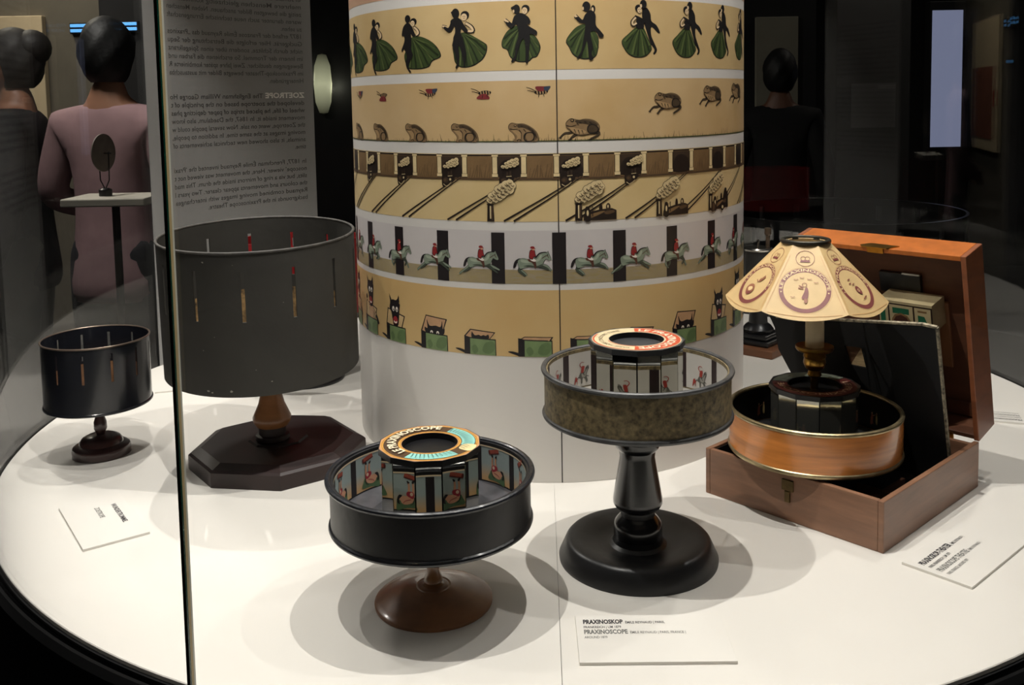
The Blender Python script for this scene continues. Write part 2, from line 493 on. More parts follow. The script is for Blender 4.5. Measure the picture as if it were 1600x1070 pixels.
def couple(kind):
    if kind == 0:
        d = Draw(UD, 499, 300, kx=UD * 1.33)
        skirt(d, [(460, 260), (520, 255), (590, 290), (640, 345), (660, 410), (605, 440), (580, 480), (520, 495), (440, 490), (415, 460), (400, 390), (430, 330)], (465, 262), [(440, 485), (490, 492), (535, 490), (580, 472), (610, 435), (650, 405), (630, 350)])
        lady(d, 475, 152, 16, 22, 1); d.stroke('k', [(480, 180), (508, 205), (515, 232), (495, 246)], 22); d.stroke('c', [(482, 182), (506, 206), (512, 230), (496, 243)], 14)
        d.ell('k', 435, 117, 22, 30)
        d.poly('k', [(405, 165), (435, 145), (462, 168), (482, 215), (492, 246), (470, 252), (458, 232), (462, 290), (458, 350), (470, 395), (444, 440), (434, 488), (452, 518), (438, 522), (416, 482), (410, 440), (420, 400), (402, 345), (386, 362), (378, 350), (392, 318), (405, 280), (403, 246), (385, 240), (390, 200)])
    elif kind == 1:
        d = Draw(UD, 847, 300, kx=UD * 1.1)
        skirt(d, [(820, 245), (870, 258), (920, 288), (965, 318), (990, 345), (985, 395), (960, 440), (930, 465), (895, 485), (850, 495), (800, 490), (765, 455), (755, 400), (750, 340), (770, 280)], (822, 250), [(800, 485), (850, 490), (890, 482), (930, 460), (965, 425), (985, 380), (980, 340), (765, 440)])
        lady(d, 840, 130, 22, 26, 1); d.stroke('k', [(845, 175), (890, 205), (900, 238), (850, 236)], 26); d.stroke('c', [(848, 177), (886, 206), (896, 236), (852, 233)], 17)
        d.ell('k', 775, 102, 28, 36); d.ell('k', 755, 95, 14, 10)
        d.stroke('k', [(705, 200), (672, 190)], 24); d.stroke('c', [(705, 200), (674, 190)], 15)
        d.poly('k', [(740, 150), (780, 133), (815, 150), (832, 180), (865, 235), (840, 242), (815, 215), (812, 250), (826, 290), (815, 305), (766, 308), (754, 285), (770, 240), (764, 195), (742, 230), (715, 236), (684, 208), (692, 194), (718, 205), (735, 175)])
        d.poly('k', [(756, 290), (822, 290), (842, 350), (850, 400), (838, 480), (840, 500), (828, 497), (822, 430), (802, 345), (790, 335), (797, 420), (790, 490), (770, 510), (766, 498), (780, 470), (764, 400), (745, 335)], False)
    elif kind == 2:
        d = Draw(UD, 1239, 300)
        skirt(d, [(1130, 240), (1200, 210), (1260, 240), (1300, 270), (1335, 310), (1355, 370), (1330, 430), (1300, 440), (1270, 465), (1220, 468), (1180, 460), (1140, 430), (1120, 380), (1085, 360), (1085, 310)], (1215, 225), [(1095, 355), (1125, 385), (1145, 430), (1200, 460), (1290, 445), (1330, 420), (1345, 370), (1095, 300)])
        lady(d, 1252, 102, 20, 24, 1)
        d.ell('k', 1190, 92, 26, 34); d.poly('k', [(1150, 80), (1180, 65), (1190, 85), (1160, 92)]); d.ell('c', 1170, 106, 5, 12)
        d.stroke('k', [(1150, 205), (1105, 165)], 26); d.stroke('c', [(1130, 185), (1102, 164)], 15)
        d.poly('k', [(1180, 135), (1220, 120), (1270, 145), (1290, 180), (1282, 200), (1265, 205), (1300, 230), (1335, 255), (1330, 282), (1286, 272), (1286, 300), (1278, 380), (1268, 476), (1250, 476), (1252, 390), (1242, 310), (1222, 320), (1194, 400), (1182, 452), (1150, 474), (1148, 460), (1172, 420), (1180, 350), (1200, 290), (1200, 235), (1185, 200), (1150, 228), (1112, 196), (1118, 180), (1150, 198), (1165, 160)])
    elif kind == 3:
        d = Draw(UD, 321, 300)
        d.ell('k', 390, 100, 17, 28); d.ell('c', 386, 106, 8, 18)
        skirt(d, [(330, 210), (260, 235), (195, 320), (215, 370), (240, 420), (290, 450), (350, 455), (400, 440), (420, 390), (425, 310), (390, 250)], (340, 220), [(205, 325), (225, 375), (250, 420), (300, 448), (345, 450), (395, 435), (415, 380)])
        d.ell('k', 340, 82, 30, 36); d.ell('c', 316, 96, 5, 13)
        d.stroke('k', [(300, 190), (258, 148)], 28); d.stroke('c', [(282, 170), (256, 146)], 15)
        d.poly('k', [(330, 140), (370, 108), (406, 140), (408, 215), (440, 255), (466, 290), (456, 306), (430, 300), (408, 262), (374, 262), (368, 290), (384, 370), (374, 420), (388, 458), (358, 468), (350, 400), (340, 330), (322, 380), (294, 440), (264, 458), (300, 400), (318, 320), (328, 240), (328, 208), (292, 198), (262, 166), (278, 156), (310, 178)])
    else:
        d = Draw(UD, 727, 300, kx=UD * 1.12)
        d.poly('k', [(745, 95), (775, 88), (802, 130), (810, 185), (850, 215), (876, 265), (862, 272), (822, 234), (806, 235), (808, 290), (828, 340), (852, 395), (836, 428), (822, 424), (832, 395), (803, 350), (782, 290), (760, 220), (740, 160)])
        skirt(d, [(700, 228), (745, 232), (775, 290), (806, 370), (802, 400), (760, 440), (700, 447), (650, 430), (615, 390), (595, 330), (640, 280)], (722, 230), [(610, 335), (630, 390), (665, 430), (705, 440), (750, 435), (790, 405), (795, 365)])
        d.poly('k', [(698, 175), (745, 185), (748, 238), (698, 236)])
        d.stroke('k', [(700, 150), (665, 190), (672, 218), (700, 200)], 22); d.stroke('c', [(700, 152), (668, 190), (674, 214), (698, 200)], 13)
        d.poly('k', [(690, 158), (702, 148), (760, 180), (752, 200)])
        lady(d, 716, 104, 16, 22, -1)
        d.ell('k', 748, 62, 25, 32); d.ell('c', 730, 76, 8, 14)
    return d.emit('dancing_couple', lambda x, y, l: WR(x * .96, y * .95 + .6925, l), PALD, SD, DU)


protos = [couple(k) for k in range(5)]
for i in range(25):
    th = -7.3 + 14.4 * (i - 5)
    k = 0 if i <= 3 else {4: 1, 5: 2, 6: 3}.get(i, 4) if i <= 11 else (i * 3) % 5
    p = protos[k]
    if p.get('used'): again(p, R_(th))
    else: p.rotation_euler.z = R_(th); p['used'] = 1
for p in protos:
    del p['used']

# --- frogs and flies
PALF = print_pal('frog', dict(k=(34, 28, 22), b=(134, 108, 76), d=(70, 56, 40), c=(164, 134, 94), g=(64, 74, 38), r=(118, 44, 46), u=(54, 62, 78), e=(110, 126, 96)))


def sitting_frog():
    d = Draw(UD, 830, 1000, kx=UD * 1.08)
    body = [(733, 905), (738, 885), (758, 873), (790, 880), (830, 880), (872, 900), (906, 930), (922, 965), (918, 1000), (858, 1002), (830, 1000), (790, 1002), (764, 1000), (774, 972), (764, 948), (742, 926)]
    d.poly('k', [(830 + (x - 830) * 1.04, 940 + (y - 940) * 1.05) for x, y in body]); d.poly('b', body)
    d.poly('d', [(790, 884), (832, 884), (874, 904), (908, 940), (918, 985), (895, 950), (865, 925), (825, 905), (795, 905)])
    d.poly('c', [(750, 915), (790, 925), (815, 950), (806, 990), (785, 994), (786, 962), (768, 940)])
    d.poly('k', [(842, 942), (884, 938), (902, 966), (888, 998), (840, 1000), (828, 970)]); d.poly('b', [(848, 948), (882, 945), (894, 968), (882, 993), (846, 995), (836, 970)])
    d.ell('k', 775, 890, 9, 9); d.ell('c', 775, 889, 5, 5)
    for q in ([(740, 912), (765, 918), (790, 915)], [(800, 920), (815, 945), (812, 985)], [(830, 915), (845, 935)], [(848, 945), (838, 970), (850, 996)], [(885, 930), (905, 960), (905, 990)], [(785, 996), (800, 985), (815, 998)], [(860, 905), (872, 915)], [(885, 920), (893, 930)], [(815, 890), (822, 900)]): d.stroke('k', q, 5, 3)
    return d.emit('frog', lambda x, y, l: WR(x, y + .5365, l), PALF, SF, DU)


def leaping_frog():
    d = Draw(UD, 320, 870)
    for q in ([(265, 893), (228, 905), (196, 908), (166, 934)], [(300, 905), (258, 926), (232, 950)], [(380, 905), (440, 908), (420, 930), (376, 950)]):
        d.stroke('k', q, 21, 12); d.stroke('d', q, 11, 5)
        x, y = q[-1]
        for dx, dy in ((-14, 2), (-6, 12), (8, 10)): d.stroke('k', [(x, y), (x + dx, y + dy)], 6, 3)
    body = [(206, 846), (214, 826), (240, 808), (268, 812), (300, 818), (345, 812), (400, 822), (434, 848), (440, 880), (414, 908), (370, 912), (310, 920), (262, 908), (238, 886), (214, 868)]
    d.poly('k', [(320 + (x - 320) * 1.03, 865 + (y - 865) * 1.07) for x, y in body]); d.poly('b', body)
    d.poly('d', [(270, 818), (345, 816), (400, 826), (432, 852), (410, 862), (360, 850), (320, 842), (285, 838)])
    d.poly('c', [(216, 856), (252, 866), (330, 886), (345, 904), (305, 914), (262, 902), (238, 880)])
    d.poly('k', [(352, 880), (366, 850), (402, 846), (436, 872), (430, 902), (390, 912), (362, 906)]); d.poly('d', [(360, 880), (372, 858), (402, 854), (428, 876), (420, 898), (388, 904), (368, 900)])
    d.ell('k', 250, 818, 13, 11); d.ell('c', 249, 817, 6, 6)
    for q in ([(210, 852), (240, 860), (276, 850)], [(262, 880), (275, 905)], [(290, 884), (300, 912)], [(316, 886), (326, 914)], [(300, 830), (315, 838)], [(335, 826), (350, 836)], [(370, 832), (388, 838)], [(280, 838), (296, 850)]): d.stroke('k', q, 6, 3)
    return d


fr = sitting_frog(); fr.rotation_euler.z = R_(-22.6)
for th in (-66.1, -51.6, -37.2, -7.7): again(fr, R_(th))
for th in range(80, 270, 15): again(fr, R_(th))
for i, (th, dz) in enumerate(((6.4, 0), (29.3, .037), (46.0, .047), (61.1, .051))):
    leaping_frog().emit('frog', (lambda dz: lambda x, y, l: WR(x, y + .5555 + dz, l))(dz), PALF, SF, DU).rotation_euler.z = R_(th)


def fly(up):
    d = Draw(UD, 940, 650)
    d.ell('k', 965, 648, 48, 17, -4)
    for x in (935, 955, 975, 995): d.stroke('c', [(x, 634), (x + 4, 662)], 8)
    if up: d.poly('r', [(925, 612), (990, 610), (1005, 612), (985, 640), (945, 642)]); d.poly('u', [(985, 615), (1030, 610), (1010, 640), (990, 640)])
    else: d.poly('r', [(905, 688), (930, 660), (975, 655), (1000, 680), (985, 692)])
    for q in ([(930, 645), (895, 625), (862, 615)], [(928, 650), (890, 640), (868, 636)], [(950, 662), (945, 685)], [(980, 662), (985, 680)]): d.stroke('k', q, 5, 3)
    return d.emit('fly', lambda x, y, l: WR(x, y + .6105, l), PALF, SF, DU)


fa, fb = fly(True), fly(False)
fa.rotation_euler.z = R_(-33.1); fb.rotation_euler.z = R_(-18)
for th, q in ((-64.9, fa), (-50.4, fb), (-4.2, fa), (95, fb), (110, fa), (125, fb), (140, fa)): again(q, R_(th))
d = Draw(1, 0, 0, flip=False)
for i in range(330):
    x = -RC * PI * .5 + i * RC * PI / 330 + random.uniform(-.002, .002); h = random.uniform(.002, .006) * (1 + (1.2 if random.random() < .12 else 0))
    d.stroke(random.choice(['g', 'k', 'd']), [(x, 0), (x + random.uniform(-.003, .003), h)], .0008, .0003, False)
d.L = [(c, p, f) for c, p, f in d.L]
gd = d.emit('grass', lambda x, y, l: WR(x, y + Z['f_bot'], 1), PALF, SF, None); gd['kind'] = 'stuff'
again(gd, PI)['kind'] = 'stuff'
d = Draw(1, 0, 0, flip=False); d.rect('g', -RC * PI / 2, 0, RC * PI / 2, .0016)
ge = d.emit('ground_line', lambda x, y, l: WR(x, y + Z['f_bot'], 0), PALF, SF, DU); again(ge, PI)

# --- locomotives and tunnels
PALT = print_pal('train', dict(k=(36, 26, 20), s=(84, 64, 44), w=(120, 94, 62), c=(214, 192, 146), m=(60, 46, 34), p=(206, 180, 130)))
UT = .2125 * PX


def tunnel():
    """one 15 degree repeat: dark arch, shaded bay, two pillars and the track"""
    d = Draw(1, 0, 0, flip=False); wd = R_(15) * RC; top = Z['t_top']; b = .482
    d.rect('w', -wd / 2, b - .004, wd / 2, top - .002); d.rect('k', -wd / 2, top - .0035, wd / 2, top - .001)
    d.poly('m', [(-.021, b), (-.021, top - .004), (.021, top - .004), (.021, b)], False)
    d.poly('k', [(-.0175, b), (-.017, b + .014), (-.010, b + .024), (0, b + .027), (.010, b + .024), (.017, b + .014), (.0175, b)], True)
    d.poly('w', [(.021, b), (.021, top - .006), (.03, top - .005), (.024, b)], False)
    for i in range(12):
        x = .022 + i * .0042; d.stroke('s', [(x, b - .001), (x + random.uniform(-.003, .005), b + random.uniform(.012, .028))], .0008, .0004, False)
    for x in (-.0225, .0225):
        d.rect('k', x - .0045, b - .001, x + .0045, top - .0005); d.rect('c', x - .0037, b + .005, x + .0037, top - .005); d.rect('c', x - .0046, b, x + .0046, b + .0045); d.rect('c', x - .005, top - .0045, x + .005, top - .0015)
    d.rect('s', -wd / 2, b - .005, wd / 2, b - .002)
    return d.emit('tunnel', lambda x, y, l: WR(x, y, l * .5), PALT, ST, DU)


def track():
    d = Draw(1, 0, 0, flip=False)
    for dx in (0, .0155):
        a = (.012 + dx * .3, .481); e = (-.105 + dx, Z['t_bot'] + .001)
        d.stroke('k', [a, ((a[0] + e[0]) / 2 + .001, (a[1] + e[1]) / 2), e], .0013, .0030, False)
    return d.emit('track', lambda x, y, l: WR(x, y, 12 + l), PALT, ST, DU)


def puff(d, cx, cy, n, dx, dy, r):
    rnd = random.Random(n * 7 + int(cx)); bl = []
    for i in range(n):
        q0 = r * (.72 + .3 * min(i, 3) / 3) * (.85 if i == n - 1 else 1)
        for sx in ((-1, 1) if i else (0,)):
            bl.append((cx + dx * i + sx * dy / math.hypot(dx, dy) * q0 * .42 + rnd.uniform(-.1, .1) * r, cy - dy * i + sx * dx / math.hypot(dx, dy) * q0 * .42 + rnd.uniform(-.12, .12) * r, q0 * rnd.uniform(.62, .85)))
    for x, y, q in bl: d.ell('k', x, y, q * 1.1, q * 1.04)
    for x, y, q in bl: d.ell('c', x, y, q, q * .94)
    for x, y, q in bl:
        d.stroke('k', [(x - q * .95, y + q * .1), (x - q * .55, y + q * .62), (x + q * .1, y + q * .85)], r * .10)
        d.stroke('s', [(x - q * .3, y - q * .1), (x + q * .15, y + q * .2), (x + q * .5, y - q * .1)], r * .12)


def small_loco():
    d = Draw(UT, 770, 290)
    d.poly('k', [(705, 300), (715, 270), (760, 262), (810, 260), (820, 285), (800, 320), (745, 345), (735, 360), (710, 350)])
    d.rect('k', 708, 215, 735, 290); d.ell('m', 740, 305, 24, 22); d.ell('k', 780, 300, 18, 18); d.ell('c', 780, 300, 9, 9); d.ell('s', 735, 305, 12, 12)
    for q in ((760, 240), (785, 232)): d.rect('m', q[0], q[1], q[0] + 14, 270)
    d.stroke('c', [(720, 335), (750, 350), (790, 320)], 4); d.stroke('c', [(760, 275), (800, 272)], 4)
    puff(d, 735, 200, 5, 26, 9, 27)
    return d.emit('locomotive', lambda x, y, l: WR(x, y + .4795, 16 + l), PALT, ST, DU)


def big_loco(stage):
    d = Draw(UT, 900, 600)
    if stage > 0:
        d.poly('k', [(930, 600), (935, 560), (960, 540), (1060, 520), (1150, 515), (1185, 530), (1185, 600)], False)
        d.poly('w', [(960, 565), (1060, 535), (1090, 540), (980, 585)]); d.poly('s', [(1090, 540), (1150, 528), (1170, 545), (1110, 560)])
        d.poly('k', [(1050, 525), (1055, 480), (1070, 480), (1075, 520)]); d.ell('m', 1120, 505, 18, 30); d.ell('c', 1118, 500, 6, 12)
        d.poly('k', [(940, 600), (945, 510), (960, 495), (978, 510), (985, 600)]); d.stroke('k', [(985, 515), (1000, 495), (1000, 570)], 6, curve=False)
        d.ell('c', 962, 545, 8, 22)
    if stage > 1:
        d.ell('m', 930, 575, 38, 42); d.ell('s', 930, 575, 24, 28); d.poly('k', [(1090, 520), (1120, 440), (1150, 440), (1170, 520)], False); d.rect('k', 1150, 470, 1180, 600)
        d.ell('k', 1080, 590, 30, 28); d.ell('c', 1080, 590, 14, 13)
    d.poly('k', [(868, 600), (872, 478), (864, 470), (926, 470), (918, 478), (924, 600)], False); d.rect('c', 890, 485, 900, 580); d.rect('s', 905, 485, 912, 590)
    puff(d, 895, 440, 7, 27, 17 if stage else 20, 46)
    return d.emit('locomotive', lambda x, y, l: WR(x, y + Z['t_bot'] + .0005, 16 + l), PALT, ST, DU)


tn, tr = tunnel(), track(); sl = small_loco()
for i in range(1, 24):
    again(tn, R_(15 * i + 3.6)); again(tr, R_(15 * i + 3.6))
tn.rotation_euler.z = R_(3.6); tr.rotation_euler.z = R_(3.6)
sl.rotation_euler.z = R_(-27.2)
for th in (-58, -42.3, -11.8, 2.9, 19): again(sl, R_(th))
for s_, th in ((0, -16.1), (1, 5.4), (1, 26.6), (2, 45)):
    big_loco(s_).rotation_euler.z = R_(th)

# --- jockeys
PALJ = print_pal('jockey', dict(k=(30, 24, 26), g=(126, 138, 120), d=(66, 74, 62), r=(138, 36, 38), w=(226, 216, 206), f=(206, 152, 122), b=(84, 50, 38), l=(156, 166, 146)))
d = Draw(1, 0, 0, flip=False); hw = R_(1.68) * RC
d.rect('k', -hw, Z['j_bot'] - .0002, hw, Z['j_top'] - .003)
bar = d.emit('black_bar', WR, PALJ, SJ, .008)
for i in range(1, 24): again(bar, R_(.4 + 15 * i))
bar.rotation_euler.z = R_(.4)


def jockey(ph):
    d = Draw(UT, 1370, 900)
    legs = [([(1285, 925), (1275, 955), (1312, 985), (1326, 1002)], [(1305, 930), (1268, 960), (1300, 992), (1318, 1006)], [(1430, 925), (1475, 930), (1508, 966)], [(1420, 930), (1465, 945), (1490, 958)]),
            ([(1285, 925), (1255, 955), (1210, 985), (1188, 1004)], [(1300, 930), (1262, 965), (1222, 988)], [(1430, 925), (1480, 945), (1515, 962)], [(1420, 930), (1460, 955), (1500, 985)]),
            ([(1285, 925), (1270, 965), (1295, 1000)], [(1300, 930), (1310, 965), (1285, 990)], [(1430, 925), (1455, 960), (1475, 1000)], [(1420, 930), (1450, 955), (1430, 985)]),
            ([(1285, 925), (1300, 955), (1320, 990)], [(1300, 930), (1330, 960), (1350, 985)], [(1430, 925), (1465, 950), (1440, 978)], [(1420, 930), (1440, 960), (1410, 975)])][ph]
    for i, q in enumerate(legs): d.stroke('k', q, 27, 13); d.stroke('d' if i % 2 else 'g', q, 21, 9)
    d.poly('k', [(1282, 872), (1252, 880), (1232, 905), (1224, 944), (1242, 938), (1254, 908), (1280, 896)])
    body = [(1264, 885), (1300, 870), (1350, 880), (1394, 866), (1420, 838), (1450, 830), (1474, 829), (1484, 820), (1490, 834), (1507, 874), (1500, 887), (1484, 882), (1468, 874), (1456, 890), (1446, 912), (1440, 932), (1400, 940), (1340, 934), (1305, 944), (1275, 948), (1262, 915)]
    d.poly('k', [(1375 + (x - 1375) * 1.02, 890 + (y - 890) * 1.05) for x, y in body]); d.poly('g', body)
    d.poly('l', [(1285, 880), (1345, 887), (1400, 880), (1425, 850), (1440, 848), (1420, 890), (1350, 905), (1290, 900)])
    d.poly('d', [(1300, 930), (1345, 922), (1400, 928), (1440, 915), (1438, 932), (1400, 940), (1340, 935)])
    d.stroke('k', [(1394, 868), (1420, 836), (1452, 826), (1476, 826)], 11, 5); d.stroke('b', [(1440, 872), (1475, 850), (1492, 870)], 4); d.ell('k', 1482, 845, 4, 4)
    d.poly('b', [(1335, 876), (1368, 882), (1396, 890), (1384, 900), (1346, 896)])
    d.poly('b', [(1366, 884), (1392, 892), (1398, 938), (1386, 946), (1380, 922), (1362, 894)])
    d.poly('w', [(1350, 866), (1374, 870), (1396, 886), (1386, 896), (1358, 886)])
    d.poly('k', [(1352, 812), (1372, 804), (1389, 813), (1393, 840), (1400, 862), (1378, 862), (1373, 880), (1347, 872), (1345, 845)]); d.poly('r', [(1355, 815), (1372, 808), (1386, 816), (1389, 840), (1394, 858), (1379, 857), (1370, 876), (1351, 868), (1348, 845)])
    d.ell('f', 1378, 800, 10, 11); d.ell('r', 1371, 790, 17, 10); d.stroke('r', [(1380, 795), (1394, 798)], 5)
    return d.emit('jockey_on_horse', lambda x, y, l: WR(x, y + .3502, 3 + l), PALJ, SJ, DU)


jp = [jockey(k) for k in range(4)]
jth = [-69.6, -57.3, -44.5, -32.0, -19.0, -6.1, 7.9, 19.2, 31.7, 45.6, 58.3] + [71 + 13 * i for i in range(17)]
jk = [2, 3, 2, 1, 1, 0, 0, 1, 2, 1, 2] + [i % 4 for i in range(17)]
seen = set()
for th, k in zip(jth, jk):
    if k in seen: again(jp[k], R_(th))
    else: jp[k].rotation_euler.z = R_(th); seen.add(k)

# --- devil boxes
PALV = print_pal('devil', dict(k=(28, 24, 26), g=(116, 138, 92), d=(96, 118, 76), p=(190, 150, 112), r=(150, 44, 48), w=(232, 222, 206), c=(206, 176, 128)))


def devil(ph):
    """ph 0 shut, 1 ajar, 2 eyes over the rim, 3 head out, 4 body out"""
    d = Draw(UD, 950, 690, kx=UD * 1.05)
    d.poly('k', [(755, 658), (790, 654), (845, 672), (845, 690), (800, 676)])
    op = [22, 62, 130, 130, 110][ph]
    if ph == 0: d.poly('k', [(826, 572), (870, 545), (1065, 547), (1046, 578)], False); d.poly('p', [(838, 571), (872, 550), (1052, 552), (1038, 574)], False)
    elif ph < 3:
        d.poly('k', [(824, 560), (872, 575 - op - 8), (1056, 575 - op + 8), (1010, 580), (870, 580)], False); d.poly('p', [(836, 560), (876, 575 - op), (1044, 575 - op + 14), (1004, 580), (870, 576)], False)
    else:
        d.poly('k', [(824, 560), (846, 440), (1052, 480), (1016, 580)], False); d.poly('c', [(834, 560), (854, 450), (1040, 487), (1008, 580)], False)
    if ph == 1: d.poly('k', [(890, 575), (884, 525), (905, 550), (935, 545), (950, 552), (970, 545), (985, 550), (1005, 540), (1000, 575)])
    if ph == 2:
        d.poly('k', [(880, 575), (860, 530), (885, 535), (880, 470), (905, 515), (960, 510), (1000, 515), (1015, 470), (1020, 530), (1035, 525), (1015, 575)])
        for x in (922, 976): d.ell('w', x, 563, 12, 14); d.ell('k', x, 566, 5, 7)
    if ph >= 3:
        up = 0 if ph == 3 else 95
        if ph == 4:
            d.poly('k', [(905, 590), (900, 470), (990, 470), (1005, 590)], False); d.poly('p', [(911, 590), (906, 475), (984, 475), (996, 590)], False)
            d.stroke('k', [(985, 500), (1040, 545), (1075, 600)], 26, 30); d.stroke('p', [(985, 500), (1030, 536)], 16); d.stroke('p', [(905, 490), (860, 420)], 16); d.ell('k', 856, 412, 16, 20)
        head = [(892, 470), (870, 440), (880, 390), (870, 345), (890, 378), (915, 368), (955, 370), (990, 340), (985, 385), (1000, 400), (992, 440), (985, 510), (975, 560), (950, 575), (920, 570), (905, 520)]
        d.poly('k', [(x, y - up) for x, y in head]); d.poly('k', [(x, y - up) for x, y in [(885, 390), (868, 325), (900, 375)]], False); d.poly('k', [(x, y - up) for x, y in [(965, 375), (985, 325), (995, 385)]], False)
        for x in (920, 962): d.ell('w', x, 440 - up, 14, 20); d.ell('k', x + 1, 446 - up, 6, 9)
        d.ell('r', 942, 525 - up, 28, 30); d.ell('w', 943, 538 - up, 20, 12); d.ell('r', 943, 532 - up, 14, 6)
    d.poly('k', [(826, 556), (870, 566), (1058, 572), (1060, 690), (826, 690)], False)
    d.poly('g', [(870, 574), (1052, 580), (1054, 690), (870, 690)], False)
    d.poly('d', [(985, 600), (1040, 590), (1050, 640), (1010, 680), (960, 660)]); d.poly('d', [(880, 640), (910, 620), (930, 660), (900, 684)])
    return d.emit('devil_box', lambda x, y, l: WR(x, y + Z['v_bot'] + .0003, l), PALV, SV, DU)


dv = [devil(k) for k in range(5)]
vth = [-73.5, -60.2, -46.8, -32.7, -19.5, -5.5, 7.3, 21.0, 34.9, 49.5, 62.6] + [77 + 14 * i for i in range(15)]
vk = [4, 4, 3, 2, 1, 0, 0, 1, 2, 3, 4] + [i % 5 for i in range(15)]
seen = set()
for th, k in zip(vth, vk):
    if k in seen: again(dv[k], R_(th))
    else: dv[k].rotation_euler.z = R_(th); seen.add(k)
d = Draw(1, 0, 0, flip=False); d.rect('k', -.0008, .0005, .0008, CT - .01)
d.emit('seam', lambda x, y, l: WR(x, y, 1), PALV, cyl).rotation_euler.z = R_(.35)

# ------------------------------------------------------------------ drums
def slotted_wall(ri, ro, z0, z1, n, sw, s0, s1, ph, sub=5):
    """thin drum wall with n upright slots of width sw between heights s0 and s1"""
    half = sw / 2 / ro; st = []
    for k in range(n):
        c = ph + 2 * PI * k / n; e = c + half; nx = c + 2 * PI / n - half
        st.append((c - half, True)); st += [(e + (nx - e) * j / sub, False) for j in range(sub)]
    m = len(st); zs = [z0, s0, s1, z1]; v = []; f = []
    for a, _ in st:
        for z in zs:
            for r in (ri, ro): v.append((r * math.sin(a), -r * math.cos(a), z))
    ix = lambda i, j, k: (i % m) * 8 + j * 2 + k
    for i in range(m):
        for j in range(3):
            if j == 1 and st[i][1]:
                f += [(ix(i, 1, 0), ix(i, 1, 1), ix(i, 2, 1), ix(i, 2, 0)), (ix(i + 1, 1, 1), ix(i + 1, 1, 0), ix(i + 1, 2, 0), ix(i + 1, 2, 1)),
                      (ix(i, 1, 1), ix(i, 1, 0), ix(i + 1, 1, 0), ix(i + 1, 1, 1)), (ix(i, 2, 0), ix(i, 2, 1), ix(i + 1, 2, 1), ix(i + 1, 2, 0))]
            else:
                f += [(ix(i, j, 1), ix(i + 1, j, 1), ix(i + 1, j + 1, 1), ix(i, j + 1, 1)), (ix(i + 1, j, 0), ix(i, j, 0), ix(i, j + 1, 0), ix(i + 1, j + 1, 0))]
        f += [(ix(i, 3, 1), ix(i + 1, 3, 1), ix(i + 1, 3, 0), ix(i, 3, 0)), (ix(i, 0, 0), ix(i + 1, 0, 0), ix(i + 1, 0, 1), ix(i, 0, 1))]
    return G().raw(v, f)


def bead(r, z, br, bz, seg=96):
    return G().lathe([(r + br * math.cos(t), z + bz * math.sin(t)) for t in [2 * PI * k / 10 for k in range(10)]], seg, closed=True)


# --- small black zoetrope
sz = thing('zoetrope', 'small glossy black zoetrope on a dark turned foot', 'zoetrope', (-.7231, 1.6198, T))
M_TIN = mat('black_japanned_tin', (26, 28, 34), .22, noise=(20, .25), coat=.3)
slotted_wall(.0855, .0868, .0925, .2055, 12, .0042, .146, .1945, .16).out('drum_wall', M_TIN, sz, sharp=25)
bead(.0870, .2055, .0016, .0016).out('top_rim', mat('worn_tin_rim', (120, 104, 92), .3, .6), sz)
bead(.0866, .0935, .0022, .0026).out('bottom_rim', M_TIN, sz)
G().lathe([(0, .0925), (.086, .0925), (.086, .0945), (0, .0945)], 72).out('drum_floor', M_TIN, sz)
ss = G().lathe([(.0852, .096), (.0852, .141)], 72, caps=False).out('picture_strip', mat('strip_brown_paper', (160, 116, 78), .6, noise=(45, .3), col2=(88, 60, 44)), sz, fix=False)
G().lathe([(0, .0924), (.012, .0924), (.0072, .086), (.0072, .0672), (.0105, .057), (.0108, .045), (.0075, .0375), (.0068, .0345), (.012, .034), (0, .034)], 40).out('stem', M_SMALLWOOD, sz)
G().lathe([(0, .0346), (.0122, .0345), (.022, .0335), (.031, .0295), (.035, .024), (.036, .020), (.041, .0185), (.0465, .0150), (.0481, .009), (.0470, .003), (.0478, 0), (0, 0)], 64).out('foot', M_SMALLWOOD, sz)

# --- large dark grey zoetrope
lz = thing('zoetrope', 'large dark grey slotted zoetrope on an octagonal dark wood base', 'zoetrope', (-.412, 1.572, T))
M_CLOTH = mat('charcoal_board', (48, 46, 41), .72, noise=(7, .18), bump=(60, .3))
M_CLOTHIN = mat('brown_black_board', (58, 50, 42), .8, noise=(12, .3))
tilt = Matrix.Translation((-.008, -.012, .275)) @ Matrix.Rotation(R_(3.0), 4, 'X') @ Matrix.Translation((0, 0, -.275))
o = slotted_wall(.1545, .1570, .168, .390, 13, .0058, .284, .362, R_(-21.5), 6); o.v = [tuple(tilt @ Vector(q)) for q in o.v]; o.out('drum_wall', M_CLOTH, lz, sharp=25)
o = bead(.1562, .3895, .0024, .0022); o.v = [tuple(tilt @ Vector(q)) for q in o.v]; o.out('top_rim', mat('worn_rim_paper', (74, 70, 64), .6, noise=(60, .6), col2=(40, 38, 36)), lz)
G().lathe([(0, .170), (.1546, .170), (.1546, .174), (0, .174)], 72, M=tilt).out('drum_floor', M_BLACKM, lz)
G().lathe([(.1540, .175), (.1540, .262)], 96, M=tilt, caps=False).out('picture_strip', mat('strip_tan_print', (186, 150, 98), .6, noise=(75, .5), col2=(40, 32, 26)), lz, fix=False)
G().lathe([(0, .1705), (.0150, .1705), (.0150, .135), (.0175, .117), (.0216, .0995), (.0285, .084), (.0318, .0765), (.0312, .070), (.0265, .062), (0, .060)], 56).out('knob', M_BROWNWOOD, lz)
G().lathe([(0, .0625), (.0230, .0615), (.0225, .052), (.0225, .048), (.0275, .0465), (.0285, .040), (.0260, .036), (0, .036)], 56).out('collar', M_DARKWOOD, lz)
sd_ = Draw(1, 0, 0, flip=False); rn = random.Random(4)
